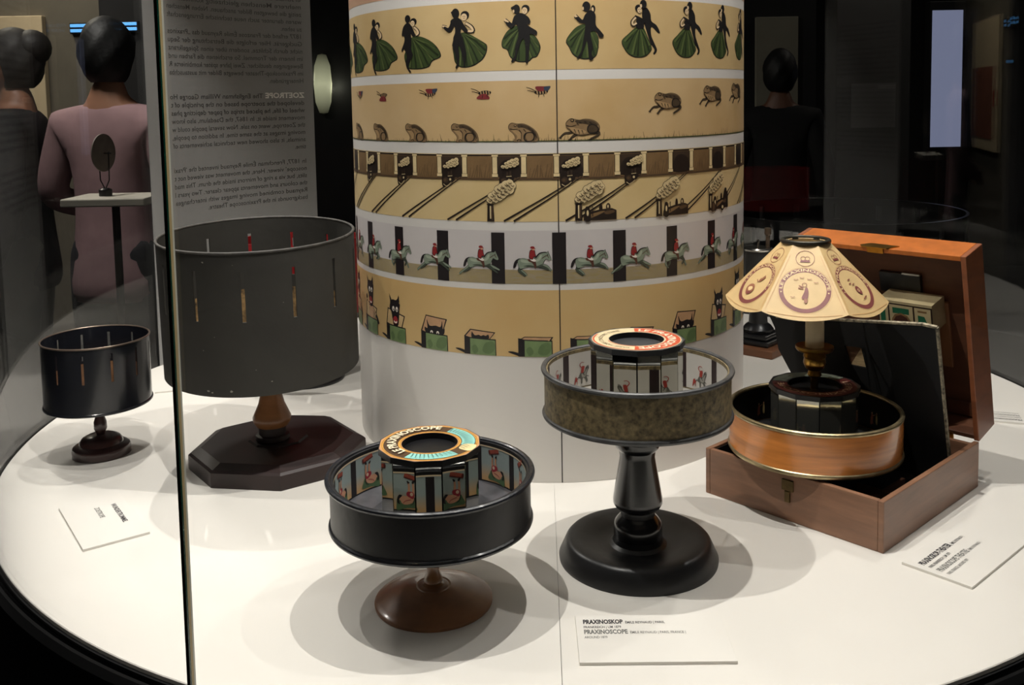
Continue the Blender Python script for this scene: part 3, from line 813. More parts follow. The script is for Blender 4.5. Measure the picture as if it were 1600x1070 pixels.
for x, y, a_ in ((-.045, .177, .0030), (-.039, .175, .0022), (-.008, .178, .0026), (.052, .190, .0018), (-.030, .262, .0009), (.03, .21, .0008), (-.05, .24, .0012), (.075, .31, .0010), (-.042, .376, .0022), (.004, .372, .0008)):
    sd_.poly('w', [(x + a_ * rn.uniform(.5, 1.2) * math.cos(q), y + a_ * rn.uniform(.3, .9) * math.sin(q)) for q in [2 * PI * k / 7 for k in range(7)]], False)
sd_.emit('scuff_mark', lambda x, y, l: tilt @ Vector(wrap_out(.1570)(x, y, 0)), {'w': mat('scuffed_board', (150, 146, 136), .8)}, lz)
OCT = [R_(q) for q in (-75.5, -122, -163, -207, -256, -297, -351, -393)]
ring = lambda r, cx=.007, cy=.010: [(cx + r * math.cos(q), cy + r * math.sin(q)) for q in OCT][::-1]
v = []; prof = [(.146, 0), (.1465, .004), (.146, .024), (.142, .0275), (.128, .0335), (.126, .0345), (.05, .0350), (.047, .0375), (.0, .0375)]
for r, z in prof[:-1]: v += [(x, y, z) for x, y in ring(r)]
f = [tuple(range(7, -1, -1))] + [(j * 8 + i, j * 8 + (i + 1) % 8, (j + 1) * 8 + (i + 1) % 8, (j + 1) * 8 + i) for j in range(len(prof) - 2) for i in range(8)] + [tuple((len(prof) - 2) * 8 + i for i in range(8))]
G().raw(v, f).out('octagonal_base', M_DARKWOOD, lz, sharp=14)

# --- red zoetrope mostly hidden behind it
rz_ = thing('zoetrope', 'red drum zoetrope on a flat black foot hidden behind the large grey one', 'zoetrope', (-.46, 2.05, T))
M_RED = mat('red_paper', (158, 26, 30), .55, noise=(20, .15))
slotted_wall(.123, .125, .150, .312, 13, .006, .235, .295, .1, 5).out('drum_wall', M_RED, rz_, sharp=25)
G().lathe([(0, .150), (.1245, .150), (.1245, .154), (0, .154)], 64).out('drum_floor', M_BLACKM, rz_)
G().lathe([(0, .150), (.012, .150), (.012, .02), (0, .02)], 32).out('stem', M_BLACK, rz_)
G().lathe([(0, .022), (.02, .022), (.06, .012), (.083, .010), (.085, .004), (.083, 0), (0, 0)], 64).out('foot', M_BLACK, rz_)


# ------------------------------------------------------------------ praxinoscopes
def drum(t, z0, z1, rw, rim, bd, m_wall, m_rim, m_in, m_floor, th=.0045):
    G().lathe([(rw - th, z0 + .002), (rw, z0 + .002), (rw, z1 - .001), (rw - th, z1 - .001)], 112, closed=True).out('drum_wall', m_wall, t)
    bead(rim - .0036, z1 - .0012, .0036, .0034, 112).out('top_rim', m_rim, t)
    bead(rw - .001, z0 + .002, bd - rw + .001, .0036, 112).out('bottom_rim', m_rim, t)
    G().lathe([(0, z0), (rw - .002, z0), (rw - .002, z0 + .005), (0, z0 + .005)], 96).out('drum_floor', m_floor, t)
    return rw - th


def prism(t, zb, zt, r, hole, rot, m_side, cap_t=.007, mm=None):
    """twelve mirrors around a core with a pierced twelve-sided cap; returns the cap"""
    n = 12; an = [rot + 2 * PI * (k + .5) / n for k in range(n)]
    ri = r - .0028
    co = G().ngon([((ri - .003) * math.cos(a), (ri - .003) * math.sin(a)) for a in an], zb, zt - cap_t).out('prism_core', m_side, t, smooth=False)
    for k in range(n):
        a, b = an[k], an[(k + 1) % n]
        p, q = Vector((ri * math.cos(a), ri * math.sin(a), 0)), Vector((ri * math.cos(b), ri * math.sin(b), 0))
        e = (q - p).normalized() * .0009; nn = Vector(((p.x + q.x), (p.y + q.y), 0)).normalized() * .0022
        p += e; q -= e
        v = [p - nn, q - nn, q, p]; v = [Vector((x.x, x.y, zb + .004)) for x in v] + [Vector((x.x, x.y, zt - cap_t - .0005)) for x in v]
        G().raw(v, [(0, 1, 2, 3), (4, 5, 6, 7), (0, 1, 5, 4), (1, 2, 6, 5), (2, 3, 7, 6), (3, 0, 4, 7)]).out('mirror', mm or M_MIRROR, t, smooth=False)
    # cap with a round hole
    N = 96; v = []; f = []
    def outer(a):
        k = 2 * PI / n; d = ((a - rot) % k) - k / 2
        d = ((a - rot + k / 2) % k) - k / 2
        return r * math.cos(k / 2) / math.cos(d)
    for z in (zt - cap_t, zt):
        for i in range(N):
            a = rot + 2 * PI * i / N; q = outer(a); v.append((q * math.cos(a), q * math.sin(a), z)); v.append((hole * math.cos(a), hole * math.sin(a), z))
    for i in range(N):
        j = (i + 1) % N; a, b = 2 * i, 2 * j; A, B = 2 * N + a, 2 * N + b
        f += [(a, a + 1, b + 1, b), (A, B, B + 1, A + 1), (a, b, B, A), (a + 1, A + 1, B + 1, b + 1)]
    cap = G().raw(v, f).out('cap', m_side, t, sharp=20)
    G().lathe([(hole - .0005, zb + .004), (hole - .0005, zt - .0005)], 64, caps=False).out('inner_tube', M_BLACK, t, fix=False)
    return cap


def frames(t, r, z0, z1, m_bg, pal, fig, n=12, bw=.006, barcol='k', ph=0., border=None):
    strip = G().lathe([(r - .0002, z0), (r - .0002, z1)], 96, caps=False).out('picture_strip', m_bg, t, fix=False)
    d = Draw(1, 0, 0, flip=False); d.rect(barcol, -bw / 2, z0, bw / 2, z1 - (.002 if border else 0))
    b = d.emit('strip_bar', wrap_in(r - .0002), pal, strip, .004); fs = [fig(k) for k in range(3)]
    for q in fs: q.parent = strip
    for k in range(n):
        a = ph - 2 * PI * k / n
        if k: again(b, a)
        else: b.rotation_euler.z = a
        q = fs[k % 3]; ang = a - PI / n
        if k < 3: q.rotation_euler.z = ang
        else: again(q, ang)
    if border: G().lathe([(r - .0006, z1 - .0012), (r - .0006, z1 + .0006)], 96, caps=False).out('strip_border', border, t, fix=False)


# --- front praxinoscope
p1 = thing('praxinoscope', 'black praxinoscope with gold twelve-sided cap on a low brown wooden foot', 'praxinoscope', (-.1037, 1.1062, T))
M_P1RIM = mat('chipped_black_rim', (26, 28, 34), .35, noise=(55, .5), bump=(90, .4), coat=.2)
M_P1WALL = mat('black_card_wall', (24, 24, 26), .42, noise=(25, .3), bump=(70, .2))
M_P1FLOOR = mat('scuffed_drum_floor', (84, 84, 88), .3, noise=(22, .45))
r1 = drum(p1, .1025, .1610, .1190, .1245, .1218, M_P1WALL, M_P1RIM, M_BLACK, M_P1FLOOR)
PALA = print_pal('acrobat', dict(k=(30, 24, 26), r=(158, 74, 58), d=(96, 40, 36), f=(206, 152, 120), s=(160, 44, 58), g=(84, 112, 76), w=(214, 186, 160)))


def acrobat(k):
    U = .000102
    d = Draw(U, 270, 560)
    cx, cy, an = ((230, 325, -15), (215, 300, -38), (230, 330, 8))[k]
    c, s = math.cos(R_(an)), math.sin(R_(an)); rt = lambda x, y: (cx + x * c - y * s, cy + x * s + y * c)
    d.poly('d', [rt(-85, -26), rt(82, -26), rt(82, 34), rt(-85, 34)], False); d.poly('r', [rt(-70, -26), rt(82, -26), rt(82, 20), rt(-70, 20)], False); d.ell('d', *rt(-78, 2), 14, 30, an)
    d.poly('g', [(135, 690), (160, 610), (185, 575), (230, 640), (310, 650), (360, 600), (400, 590), (410, 660), (400, 735), (280, 705)])
    d.stroke('f', [(205, 555), (198, 470), (203, 400)], 34, 22); d.stroke('f', [(262, 540), (252, 460), (258, 395)], 32, 20)
    d.poly('k', [(180, 372), (200, 365), (218, 392), (200, 408)]); d.poly('k', [(245, 392), (268, 372), (280, 380), (262, 408)])
    d.poly('f', [(190, 560), (240, 540), (285, 560), (330, 560), (358, 590), (350, 640), (310, 665), (250, 655), (205, 625)])
    d.poly('s', [(186, 545), (210, 505), (275, 508), (285, 545), (250, 575), (205, 590)]); d.ell('w', 222, 535, 20, 22)
    d.ell('f', 352, 588, 26, 30); d.poly('k', [(340, 555), (372, 545), (396, 575), (398, 640), (368, 655), (378, 605)])
    d.stroke('s', [(230, 600), (300, 620), (330, 650)], 8, 5); d.stroke('k', [(185, 570), (200, 640), (240, 668)], 10, 5)
    return d.emit('printed_acrobat', lambda x, y, l: wrap_in(r1 - .0004)(x, y + .1262, l), PALA, p1, .004)


bg = bpy.data.materials.new('strip_sky_print'); MATS['strip_sky_print'] = bg; bg.use_nodes = True
nt = bg.node_tree; tcn = nt.nodes.new('ShaderNodeTexCoord'); sep = nt.nodes.new('ShaderNodeSeparateXYZ'); rp = nt.nodes.new('ShaderNodeValToRGB')
nt.links.new(tcn.outputs['Generated'], sep.inputs[0]); nt.links.new(sep.outputs['Z'], rp.inputs['Fac']); nt.links.new(rp.outputs['Color'], nt.nodes['Principled BSDF'].inputs['Base Color'])
rp.color_ramp.elements[0].color = srgb(206, 166, 116); rp.color_ramp.elements[0].position = .08
rp.color_ramp.elements[1].color = srgb(158, 172, 170); rp.color_ramp.elements[1].position = .5
nt.nodes['Principled BSDF'].inputs['Roughness'].default_value = .45
frames(p1, r1, .1095, .1555, bg, PALA, acrobat, ph=R_(-27.5), bw=.0105, border=mat('strip_cream_edge', (226, 204, 172), .5))
cap1 = prism(p1, .1075, .1957, .0618, .0333, R_(3), M_BLACK)
PALC = print_pal('gold_cap', dict(o=(214, 156, 72), e=(196, 150, 116), b=(82, 60, 40), c=(232, 220, 188), y=(140, 200, 190), t=(70, 110, 104), p=(230, 214, 160)), .4)
dd = Draw(1, 0, 0, flip=False)
ho = []; hf = []
for k in range(97):
    a = 2 * PI * k / 96; kk = PI / 6; dlt = ((a - R_(3) + kk / 2) % kk) - kk / 2; q = .0608 * math.cos(kk / 2) / math.cos(dlt)
    ho += [(q * math.cos(a), q * math.sin(a)), (.0335 * math.cos(a), .0335 * math.sin(a))]
hf = [(2 * k, 2 * k + 1, 2 * k + 3, 2 * k + 2) for k in range(96)]
dd.L.append(('e', ho, hf)); dd.ring('o', 0, 0, .0340, .0583); dd.ring('b', 0, 0, .0375, .0550); dd.ring('o', 0, 0, .0352, .0366)
dd.ring('b', 0, 0, .0345, .0349); dd.ring('b', 0, 0, .0564, .0568)
dd.ring('y', 0, 0, .0385, .0540, -14, 62); dd.ring('y', 0, 0, .0385, .0540, -118, -48); dd.poly('p', [(.034 + .008, -.008), (.056, -.012), (.050, -.030), (.036, -.022)])
for a in list(range(-8, 60, 6)) + list(range(-112, -50, 6)):
    dd.stroke('t', [(.041 * math.cos(R_(a)), .041 * math.sin(R_(a))), (.0515 * math.cos(R_(a + 2)), .0515 * math.sin(R_(a + 2)))], .0011, .0006, False)
for a in (-16, -22, -28): dd.stroke('b', [(.041 * math.cos(R_(a)), .041 * math.sin(R_(a))), (.051 * math.cos(R_(a - 4)), .051 * math.sin(R_(a - 4)))], .0007, None, False)
dd.text_arc('c', 'LE PRAXINOSCOPE', 0, 0, .0402, .0150, 232, 76, .03)
dd.emit('cap_label', flat_up(.1957), PALC, cap1)
G().lathe([(0, .103), (.0085, .103), (.0075, .05), (.0078, .036), (.0105, .031), (.0115, .026), (.0090, .0235), (.0125, .0215), (.0150, .0200), (0, .0200)], 40).out('stem', mat('amber_turned_wood', (130, 84, 40), .3, noise=(20, .25), coat=.5), p1)
G().lathe([(0, .0215), (.016, .0212), (.0185, .0200), (.021, .0203), (.0225, .0192), (.036, .0165), (.052, .0108), (.063, .0064), (.0690, .0052), (.0709, .0036), (.0705, 0), (0, 0)], 80).out('foot', M_BROWNWOOD, p1)

# --- tall praxinoscope
p2 = thing('praxinoscope', 'tall praxinoscope with speckled olive drum on a black turned column', 'praxinoscope', (.1562, 1.2075, T))
M_SPECK = mat('speckled_olive_paper', (156, 138, 100), .5, noise=(140, .6), col2=(66, 58, 42), bump=(90, .2))
M_P2RIM = mat('worn_grey_rim', (70, 70, 70), .4, noise=(45, .45), bump=(80, .3))
r2 = drum(p2, .1935, .2545, .1195, .1236, .1228, M_SPECK, M_P2RIM, M_BLACK, mat('pale_drum_floor', (150, 146, 138), .4, noise=(20, .15)))
PALH = print_pal('circus', dict(k=(40, 22, 26), h=(92, 90, 84), l=(150, 148, 140), r=(160, 52, 44), w=(206, 200, 192)))


def circus(k):
    d = Draw(.000105, 450, 560)
    x = (k - 1) * 26
    d.poly('h', [(430 + x, 610), (470 + x, 540), (520 + x, 545), (548 + x, 500), (590 + x, 470), (600 + x, 500), (580 + x, 540), (560 + x, 600), (580 + x, 660), (560 + x, 690), (535 + x, 640), (500 + x, 625), (490 + x, 690), (470 + x, 690), (465 + x, 630)])
    d.poly('l', [(480 + x, 560), (520 + x, 560), (560 + x, 515), (580 + x, 500), (560 + x, 560), (540 + x, 610), (490 + x, 610)])
    for q in ([(430 + x, 600), (405 + x, 620), (400 + x, 660)], [(545 + x, 505), (570 + x, 470), (596 + x, 462)], [(560 + x, 600), (600 + x, 610)], [(500 + x, 560), (530 + x, 590)]): d.stroke('k', q, 11, 5)
    d.poly('r', [(470 + x, 545), (480 + x, 480), (505 + x, 455), (530 + x, 470), (520 + x, 520), (505 + x, 550)]); d.ell('w', 512 + x, 446, 14, 16); d.stroke('r', [(480 + x, 480), (450 + x, 440), (480 + x, 410), (520 + x, 415)], 12, 7)
    d.poly('r', [(300 - x, 700), (310 - x, 620), (330 - x, 590), (350 - x, 620), (352 - x, 700), (335 - x, 650)]); d.ell('w', 330 - x, 578, 13, 14); d.stroke('r', [(330 - x, 620), (370 - x, 600 - x)], 9, 5)
    return d.emit('printed_rider', lambda x_, y, l: wrap_in(r2 - .0004)(x_, y + .2185, l), PALH, p2, .004)


frames(p2, r2, .2005, .2490, mat('strip_grey_white', (206, 202, 196), .5, noise=(12, .06)), PALH, circus, ph=R_(-40.5), bw=.0125)
cap2 = prism(p2, .1985, .2905, .0618, .0348, R_(8), mat('dark_grey_card', (52, 54, 56), .45, noise=(30, .25)))
PALR = print_pal('red_cap', dict(g=(104, 102, 92), r=(196, 84, 52), c=(214, 196, 158), w=(232, 218, 190), t=(110, 96, 76)), .4)
dd = Draw(1, 0, 0, flip=False); dd.ring('g', 0, 0, .0350, .0588, n=72); dd.ring('c', 0, 0, .0355, .0570, n=72); dd.ring('r', 0, 0, .0375, .0560, -100, 86); dd.ring('r', 0, 0, .0540, .0562, 150, 262); dd.ring('r', 0, 0, .0365, .0380, 190, 262)
dd.text_arc('w', 'LE PRAXINOSCOPE', 0, 0, .0410, .0140, 80, -94, .03); dd.text_arc('t', 'PARIS  HORS CONCOURS  PARIS', 0, 0, .0435, .0078, 252, 112, 0.)
dd.emit('cap_label', flat_up(.2905), PALR, cap2)
G().lathe([(0, .1938), (.022, .1938), (.0245, .176), (.0300, .166), (.0300, .153), (.0275, .148), (.0238, .1440), (.0228, .1357), (.0320, .0800), (.0320, .0745), (.0295, .0700), (.0225, .0650), (.0222, .0580), (.0255, .0545), (.0300, .0490), (.0317, .0420), (.0317, .0290), (0, .029)], 64).out('column', mat('glossy_black_column', (16, 16, 18), .2, coat=.4), p2)
G().lathe([(0, .0295), (.0318, .0295), (.0330, .0230), (.0375, .0195), (.0440, .0190), (.0560, .0225), (.0740, .0272), (.0870, .0285), (.0914, .0272), (.0945, .0240), (.1035, .0040), (.1030, 0), (0, 0)], 96).out('foot', mat('black_foot', (24, 24, 25), .38, noise=(25, .3), bump=(50, .2)), p2)

# ------------------------------------------------------------------ praxinoscope theatre
FXY = (.47526847, 1.20108528); AZ = math.atan2(.67812231, .73494907)
BW, BD, BH = .280, .307, .070            # along the front, front to back, height of the box
bx = thing('theatre_box', 'open walnut box with its hinged lid standing up', 'box', (FXY[0], FXY[1], T), AZ)
th_ = .008
for nm, q in (('side_wall', (0, 0, 0, BD, th_, BH)), ('side_wall', (0, BW - th_, 0, BD, BW, BH)), ('front_wall', (0, th_, 0, th_, BW - th_, BH)), ('back_wall', (BD - th_, th_, 0, BD, BW - th_, BH - .004))):
    G().box(*q, bev=.0012).out(nm, M_BOXWOOD, bx, smooth=False)
G().box(th_, th_, .002, BD - th_, BW - th_, .008).out('floor_board', M_BLACKM, bx, smooth=False)
for nm, q in (('lining', (th_, th_, .008, th_ + .001, BW - th_, BH - .004)), ('lining', (th_, th_, .008, BD - th_, th_ + .001, BH - .006)), ('lining', (th_, BW - th_ - .001, .008, BD - th_, BW - th_, BH - .004)), ('divider', (.10, .012, .008, .105, .09, .040)), ('divider', (.03, .055, .008, .18, .060, .034))):
    G().box(*q).out(nm, M_BLACKM if nm == 'lining' else M_LIDIN, bx, smooth=False)
g = G(); g.box(-.0022, .131, .044, .0006, .149, .060, bev=.0008); g.box(-.0032, .136, .028, .0002, .144, .044, bev=.0006); g.out('clasp', M_DULL, bx, smooth=False)
G().lathe([(0, .008), (.030, .008), (.030, .016), (.010, .020), (.010, .0754), (0, .0754)], 32, M=Matrix.Translation((.1024, .1597, 0))).out('spindle', M_BLACK, bx)
ph = R_(12.4); LM = Matrix(((0, -math.sin(ph), math.cos(ph), BD), (1, 0, 0, 0), (0, math.cos(ph), math.sin(ph), BH), (0, 0, 0, 1)))
# lid in lid coordinates: s along the hinge, u up the lid, w outward
LW, LH, LD = .284, .298, .060
for nm, q, m_ in (('lid_side', (0, 0, 0, th_, LH, LD), M_LIDWOOD), ('lid_side', (LW - th_, 0, 0, LW, LH, LD), M_LIDWOOD), ('lid_top', (th_, LH - th_, 0, LW - th_, LH, LD), M_LIDTOP), ('lid_bottom', (th_, .001, .002, LW - th_, th_, LD), M_LIDIN)):
    G().box(*q, M=LM, bev=.001).out(nm, m_, bx, smooth=False)
G().box(th_, th_, LD - .008, LW - th_, LH - th_, LD - .001, M=LM).out('lid_panel', M_LIDIN, bx, smooth=False)
G().box(.022, .012, LD - .012, LW - .022, .034, LD - .008, M=LM).out('lid_ledge', M_LIDIN, bx, smooth=False)
G().box(.0915, .207, .044, .158, .2405, LD - .008, M=LM, bev=.001).out('black_plate', M_BLACK, bx, smooth=False)
G().box(.0915, .2395, .043, .120, .2425, .052, M=LM).out('plate_edge', M_STEEL, bx, smooth=False)
G().box(.0515, .0915, .046, .0705, .2005, LD - .008, M=LM, bev=.001).out('batten', mat('light_batten', (130, 86, 54), .5, noise=(12, .2)), bx, smooth=False)
for s_ in (.05, .23): G().box(s_ - .012, -.004, -.002, s_ + .012, .006, .0, M=LM).out('hinge', M_BRASS, bx, smooth=False)
g = G(); g.raw([LM @ Vector(q) for q in ((.104, LH + .0002, .012), (.118, LH + .0002, -.003), (.158, LH + .0002, -.003), (.163, LH + .0002, .003), (.150, LH + .0002, .014), (.104, LH + .0016, .012), (.118, LH + .0016, -.003), (.158, LH + .0016, -.003), (.163, LH + .0016, .003), (.150, LH + .0016, .014))], [(0, 1, 2, 3, 4), (9, 8, 7, 6, 5)] + [(i, (i + 1) % 5, 5 + (i + 1) % 5, 5 + i) for i in range(5)])
g.raw([LM @ Vector(q) for q in ((.124, LH - .008, -.0022), (.150, LH - .008, -.0022), (.150, LH + .001, -.0022), (.124, LH + .001, -.0022), (.124, LH - .008, -.0004), (.150, LH - .008, -.0004), (.150, LH + .001, -.0004), (.124, LH + .001, -.0004))], [(0, 1, 2, 3), (4, 5, 6, 7), (0, 1, 5, 4), (1, 2, 6, 5), (2, 3, 7, 6), (3, 0, 4, 7)])
g.out('lid_clasp', M_BRASS, bx, smooth=False)

# the black viewing screen standing in the box
sc = thing('viewing_screen', 'black upright screen board with a small square window and worn white edges', 'screen board', (FXY[0], FXY[1], T), AZ)
pa = R_(14); SX = .245
SM = Matrix(((0, -math.sin(pa), math.cos(pa), SX), (1, 0, 0, 0), (0, math.cos(pa), math.sin(pa), BH), (0, 0, 0, 1)))
OUT = [(.0206, -.0632), (.0205, .1975), (.0417, .199), (.2866, .1705), (.294, .177), (.2985, .169), (.2917, .150), (.2905, .111), (.2687, .0626), (.2620, -.0632)]; WIN = [(.1693, .1405), (.1415, .1426), (.137, .1085), (.1635, .1084)]
v = []; f = []
tri = tessellate_polygon([[Vector((x, y, 0)) for x, y in OUT], [Vector((x, y, 0)) for x, y in WIN]])
allp = OUT + WIN; nn = len(allp); no = len(OUT)
for w_ in (0, .004): v += [SM @ Vector((x, y, w_)) for x, y in allp]
for t_ in tri: f.append(tuple(t_)); f.append(tuple(nn + q for q in reversed(t_)))
for i in range(no): j = (i + 1) % no; f.append((i, j, nn + j, nn + i))
for i in range(4): j = (i + 1) % 4; f.append((no + i, no + j, nn + no + j, nn + no + i))
G().raw(v, f).out('board', M_BLACKM, sc, smooth=False)
M_WORN = mat('worn_white_edge', (190, 178, 150), .8, noise=(160, .7), col2=(60, 54, 46))
for a, b in ((OUT[1], OUT[0]), (OUT[2], OUT[1]), (OUT[3], OUT[2])):
    dx, dy = b[0] - a[0], b[1] - a[1]; l = math.hypot(dx, dy); nx, ny = -dy / l, dx / l
    h = .0016; q = [(a[0] - nx * h, a[1] - ny * h), (b[0] - nx * h, b[1] - ny * h), (b[0] + nx * h, b[1] + ny * h), (a[0] + nx * h, a[1] + ny * h)]
    G().raw([SM @ Vector((x, y, w_)) for w_ in (-.0006, .0046) for x, y in q], [(0, 3, 2, 1), (4, 5, 6, 7), (0, 1, 5, 4), (1, 2, 6, 5), (2, 3, 7, 6), (3, 0, 4, 7)]).out('worn_edge', M_WORN, sc, smooth=False)
wc = [(x, y) for x, y in WIN]
G().raw([SM @ Vector((x, y, w_)) for w_ in (.0043, .0053) for x, y in (wc[0], wc[1], wc[2], wc[3])], [(0, 1, 2, 3), (4, 5, 6, 7), (0, 1, 5, 4), (1, 2, 6, 5), (2, 3, 7, 6), (3, 0, 4, 7)]).out('window_card', mat('brown_card', (110, 78, 54), .6), sc, smooth=False)
g = G(); g.raw([SM @ Vector((x, y, w_)) for w_ in (.0030, .0042) for x, y in (wc[1], wc[2], wc[3])], [(0, 2, 1), (3, 4, 5), (0, 1, 4, 3), (1, 2, 5, 4), (2, 0, 3, 5)]); g.out('window_card', mat('cream_card', (206, 180, 136), .6, noise=(90, .25), stretch=(1, 1, 6)), sc, smooth=False)

# little painted stage leaning inside the lid
st = thing('stage_set', 'small cream and green painted stage set with an arched door', 'stage set', (FXY[0], FXY[1], T), AZ)
PALS = print_pal('stage', dict(c=(176, 160, 122), g=(34, 92, 64), d=(74, 44, 34), k=(44, 30, 24), b=(120, 92, 60), h=(54, 78, 66)))
M_STAGE = mat('stage_cream', (168, 154, 118), .6, noise=(30, .2))
s0, s1, u0, u1 = .056, .142, .030, .2125
G().box(s0, u1 - .045, .0, s1, u1, .044, M=LM).out('stage_block', M_STAGE, st, smooth=False)
G().box(s0, u0, .0, s1, u1 - .045, .006, M=LM).out('stage_card', M_STAGE, st, smooth=False)
d = Draw(1, 0, 0, flip=False)
fm = lambda x, y, l: LM @ Vector((s1 - x, y, -.0003 - .00008 * l))     # x runs left to right as seen
W_ = s1 - s0
d.rect('k', 0, u0, W_, u1 - .004); d.rect('c', .002, u0, .0165, u1 - .006); d.rect('g', .004, u0, .012, u1 - .010)
d.rect('c', .019, u0, .056, u1 - .006); d.rect('g', .024, u1 - .020, .050, u1 - .0105); d.poly('b', [(.022, u0), (.022, u1 - .030), (.027, u1 - .022), (.037, u1 - .0185), (.047, u1 - .022), (.052, u1 - .030), (.052, u0)], False)
d.poly('d', [(.025, u0), (.025, u1 - .031), (.029, u1 - .025), (.037, u1 - .0215), (.045, u1 - .025), (.049, u1 - .031), (.049, u0)], False)
for k in range(5): d.rect('k', .0285 + k * .0042, u0, .0289 + k * .0042, u1 - .024)
d.rect('c', .059, u0, .084, u1 - .006); d.rect('b', .064, u1 - .013, .078, u1 - .010); d.poly('g', [(.065, u0), (.064, u1 - .018), (.074, u1 - .019), (.078, u1 - .030), (.079, u0)], False)
d.emit('painted_front', fm, PALS, st)

# the theatre's praxinoscope with candle and shade
p3 = thing('praxinoscope', 'orange wood praxinoscope drum with candle and printed paper lampshade', 'praxinoscope', (.443, 1.387, T))
M_ORANGE = mat('polished_orange_wood', (212, 134, 66), .2, noise=(5, .35), stretch=(1, 1, 14), coat=.5)
M_BLK2 = mat('black_ink', (14, 13, 14), .5)
r3 = drum(p3, .0755, .1368, .1235, .1252, .1254, M_ORANGE, mat('pale_worn_brass', (176, 160, 124), .35, .9, noise=(60, .3)), M_BLACK, M_BLACKM, .003)
bead(.1214, .1366, .0014, .0022, 112).out('inner_rim', M_BLK2, p3)
PALK = print_pal('figures', dict(k=(14, 13, 14), p=(150, 92, 72), c=(190, 172, 122), d=(70, 44, 40), f=(196, 156, 124)))


def dark_pair(k):
    d = Draw(.000085, 300, 560)
    d.poly('p', [(215, 700), (225, 590), (240, 520), (265, 520), (280, 570), (275, 640), (290, 700), (265, 690), (245, 720)]); d.ell('f', 252, 500, 17, 20); d.stroke('f', [(265, 545), (310, 540 - k * 14), (335, 520 - k * 10)], 12, 8)
    d.poly('c', [(340, 640), (345, 540), (362, 505), (380, 540), (385, 620), (378, 690), (362, 690), (360, 640), (350, 690)]); d.ell('f', 362, 488, 14, 16)
    return d.emit('printed_pair', lambda x, y, l: wrap_in(r3 - .0004)(x, y + .102, l), PALK, p3, .004)


frames(p3, r3, .081, .1340, M_BLK2, PALK, dark_pair, ph=R_(-20), bw=.002)
cap3 = prism(p3, .0805, .1712, .0655, .0375, R_(4), M_BLACK, mm=mat('dim_old_mirror', (156, 156, 148), .10, .82))
PALQ = print_pal('dark_cap', dict(r=(88, 40, 36), g=(104, 110, 96), c=(190, 160, 130), k=(30, 24, 22)), .35)
dd = Draw(1, 0, 0, flip=False); dd.ring('k', 0, 0, .0378, .0620, n=72); dd.ring('r', 0, 0, .0395, .0600, 160, 385, n=72); dd.ring('g', 0, 0, .0395, .0600, 28, 157)
dd.text_arc('c', 'LE PRAXINOSCOPE', 0, 0, .0440, .0130, 12, -192, .01); dd.emit('cap_label', flat_up(.1712), PALQ, cap3)
G().lathe([(0, .078), (.0055, .078), (.0055, .180), (.0105, .1856), (.0086, .1924), (.0134, .1963), (.0163, .204), (.0153, .2110), (.0165, .2137), (.0143, .2205), (.0255, .2225), (.0275, .2255), (.0272, .2291), (.0130, .2280), (0, .2280)], 56).out('candlestick', M_BRASS, p3)
G().lathe([(0, .2275), (.0134, .2275), (.0134, .302), (.011, .306), (.0, .305)], 40).out('candle', mat('old_wax', (196, 184, 156), .5, noise=(25, .15)), p3)
G().tube([(0, 0, .304), (.001, 0, .312)], .0008).out('wick', M_BLACKM, p3)
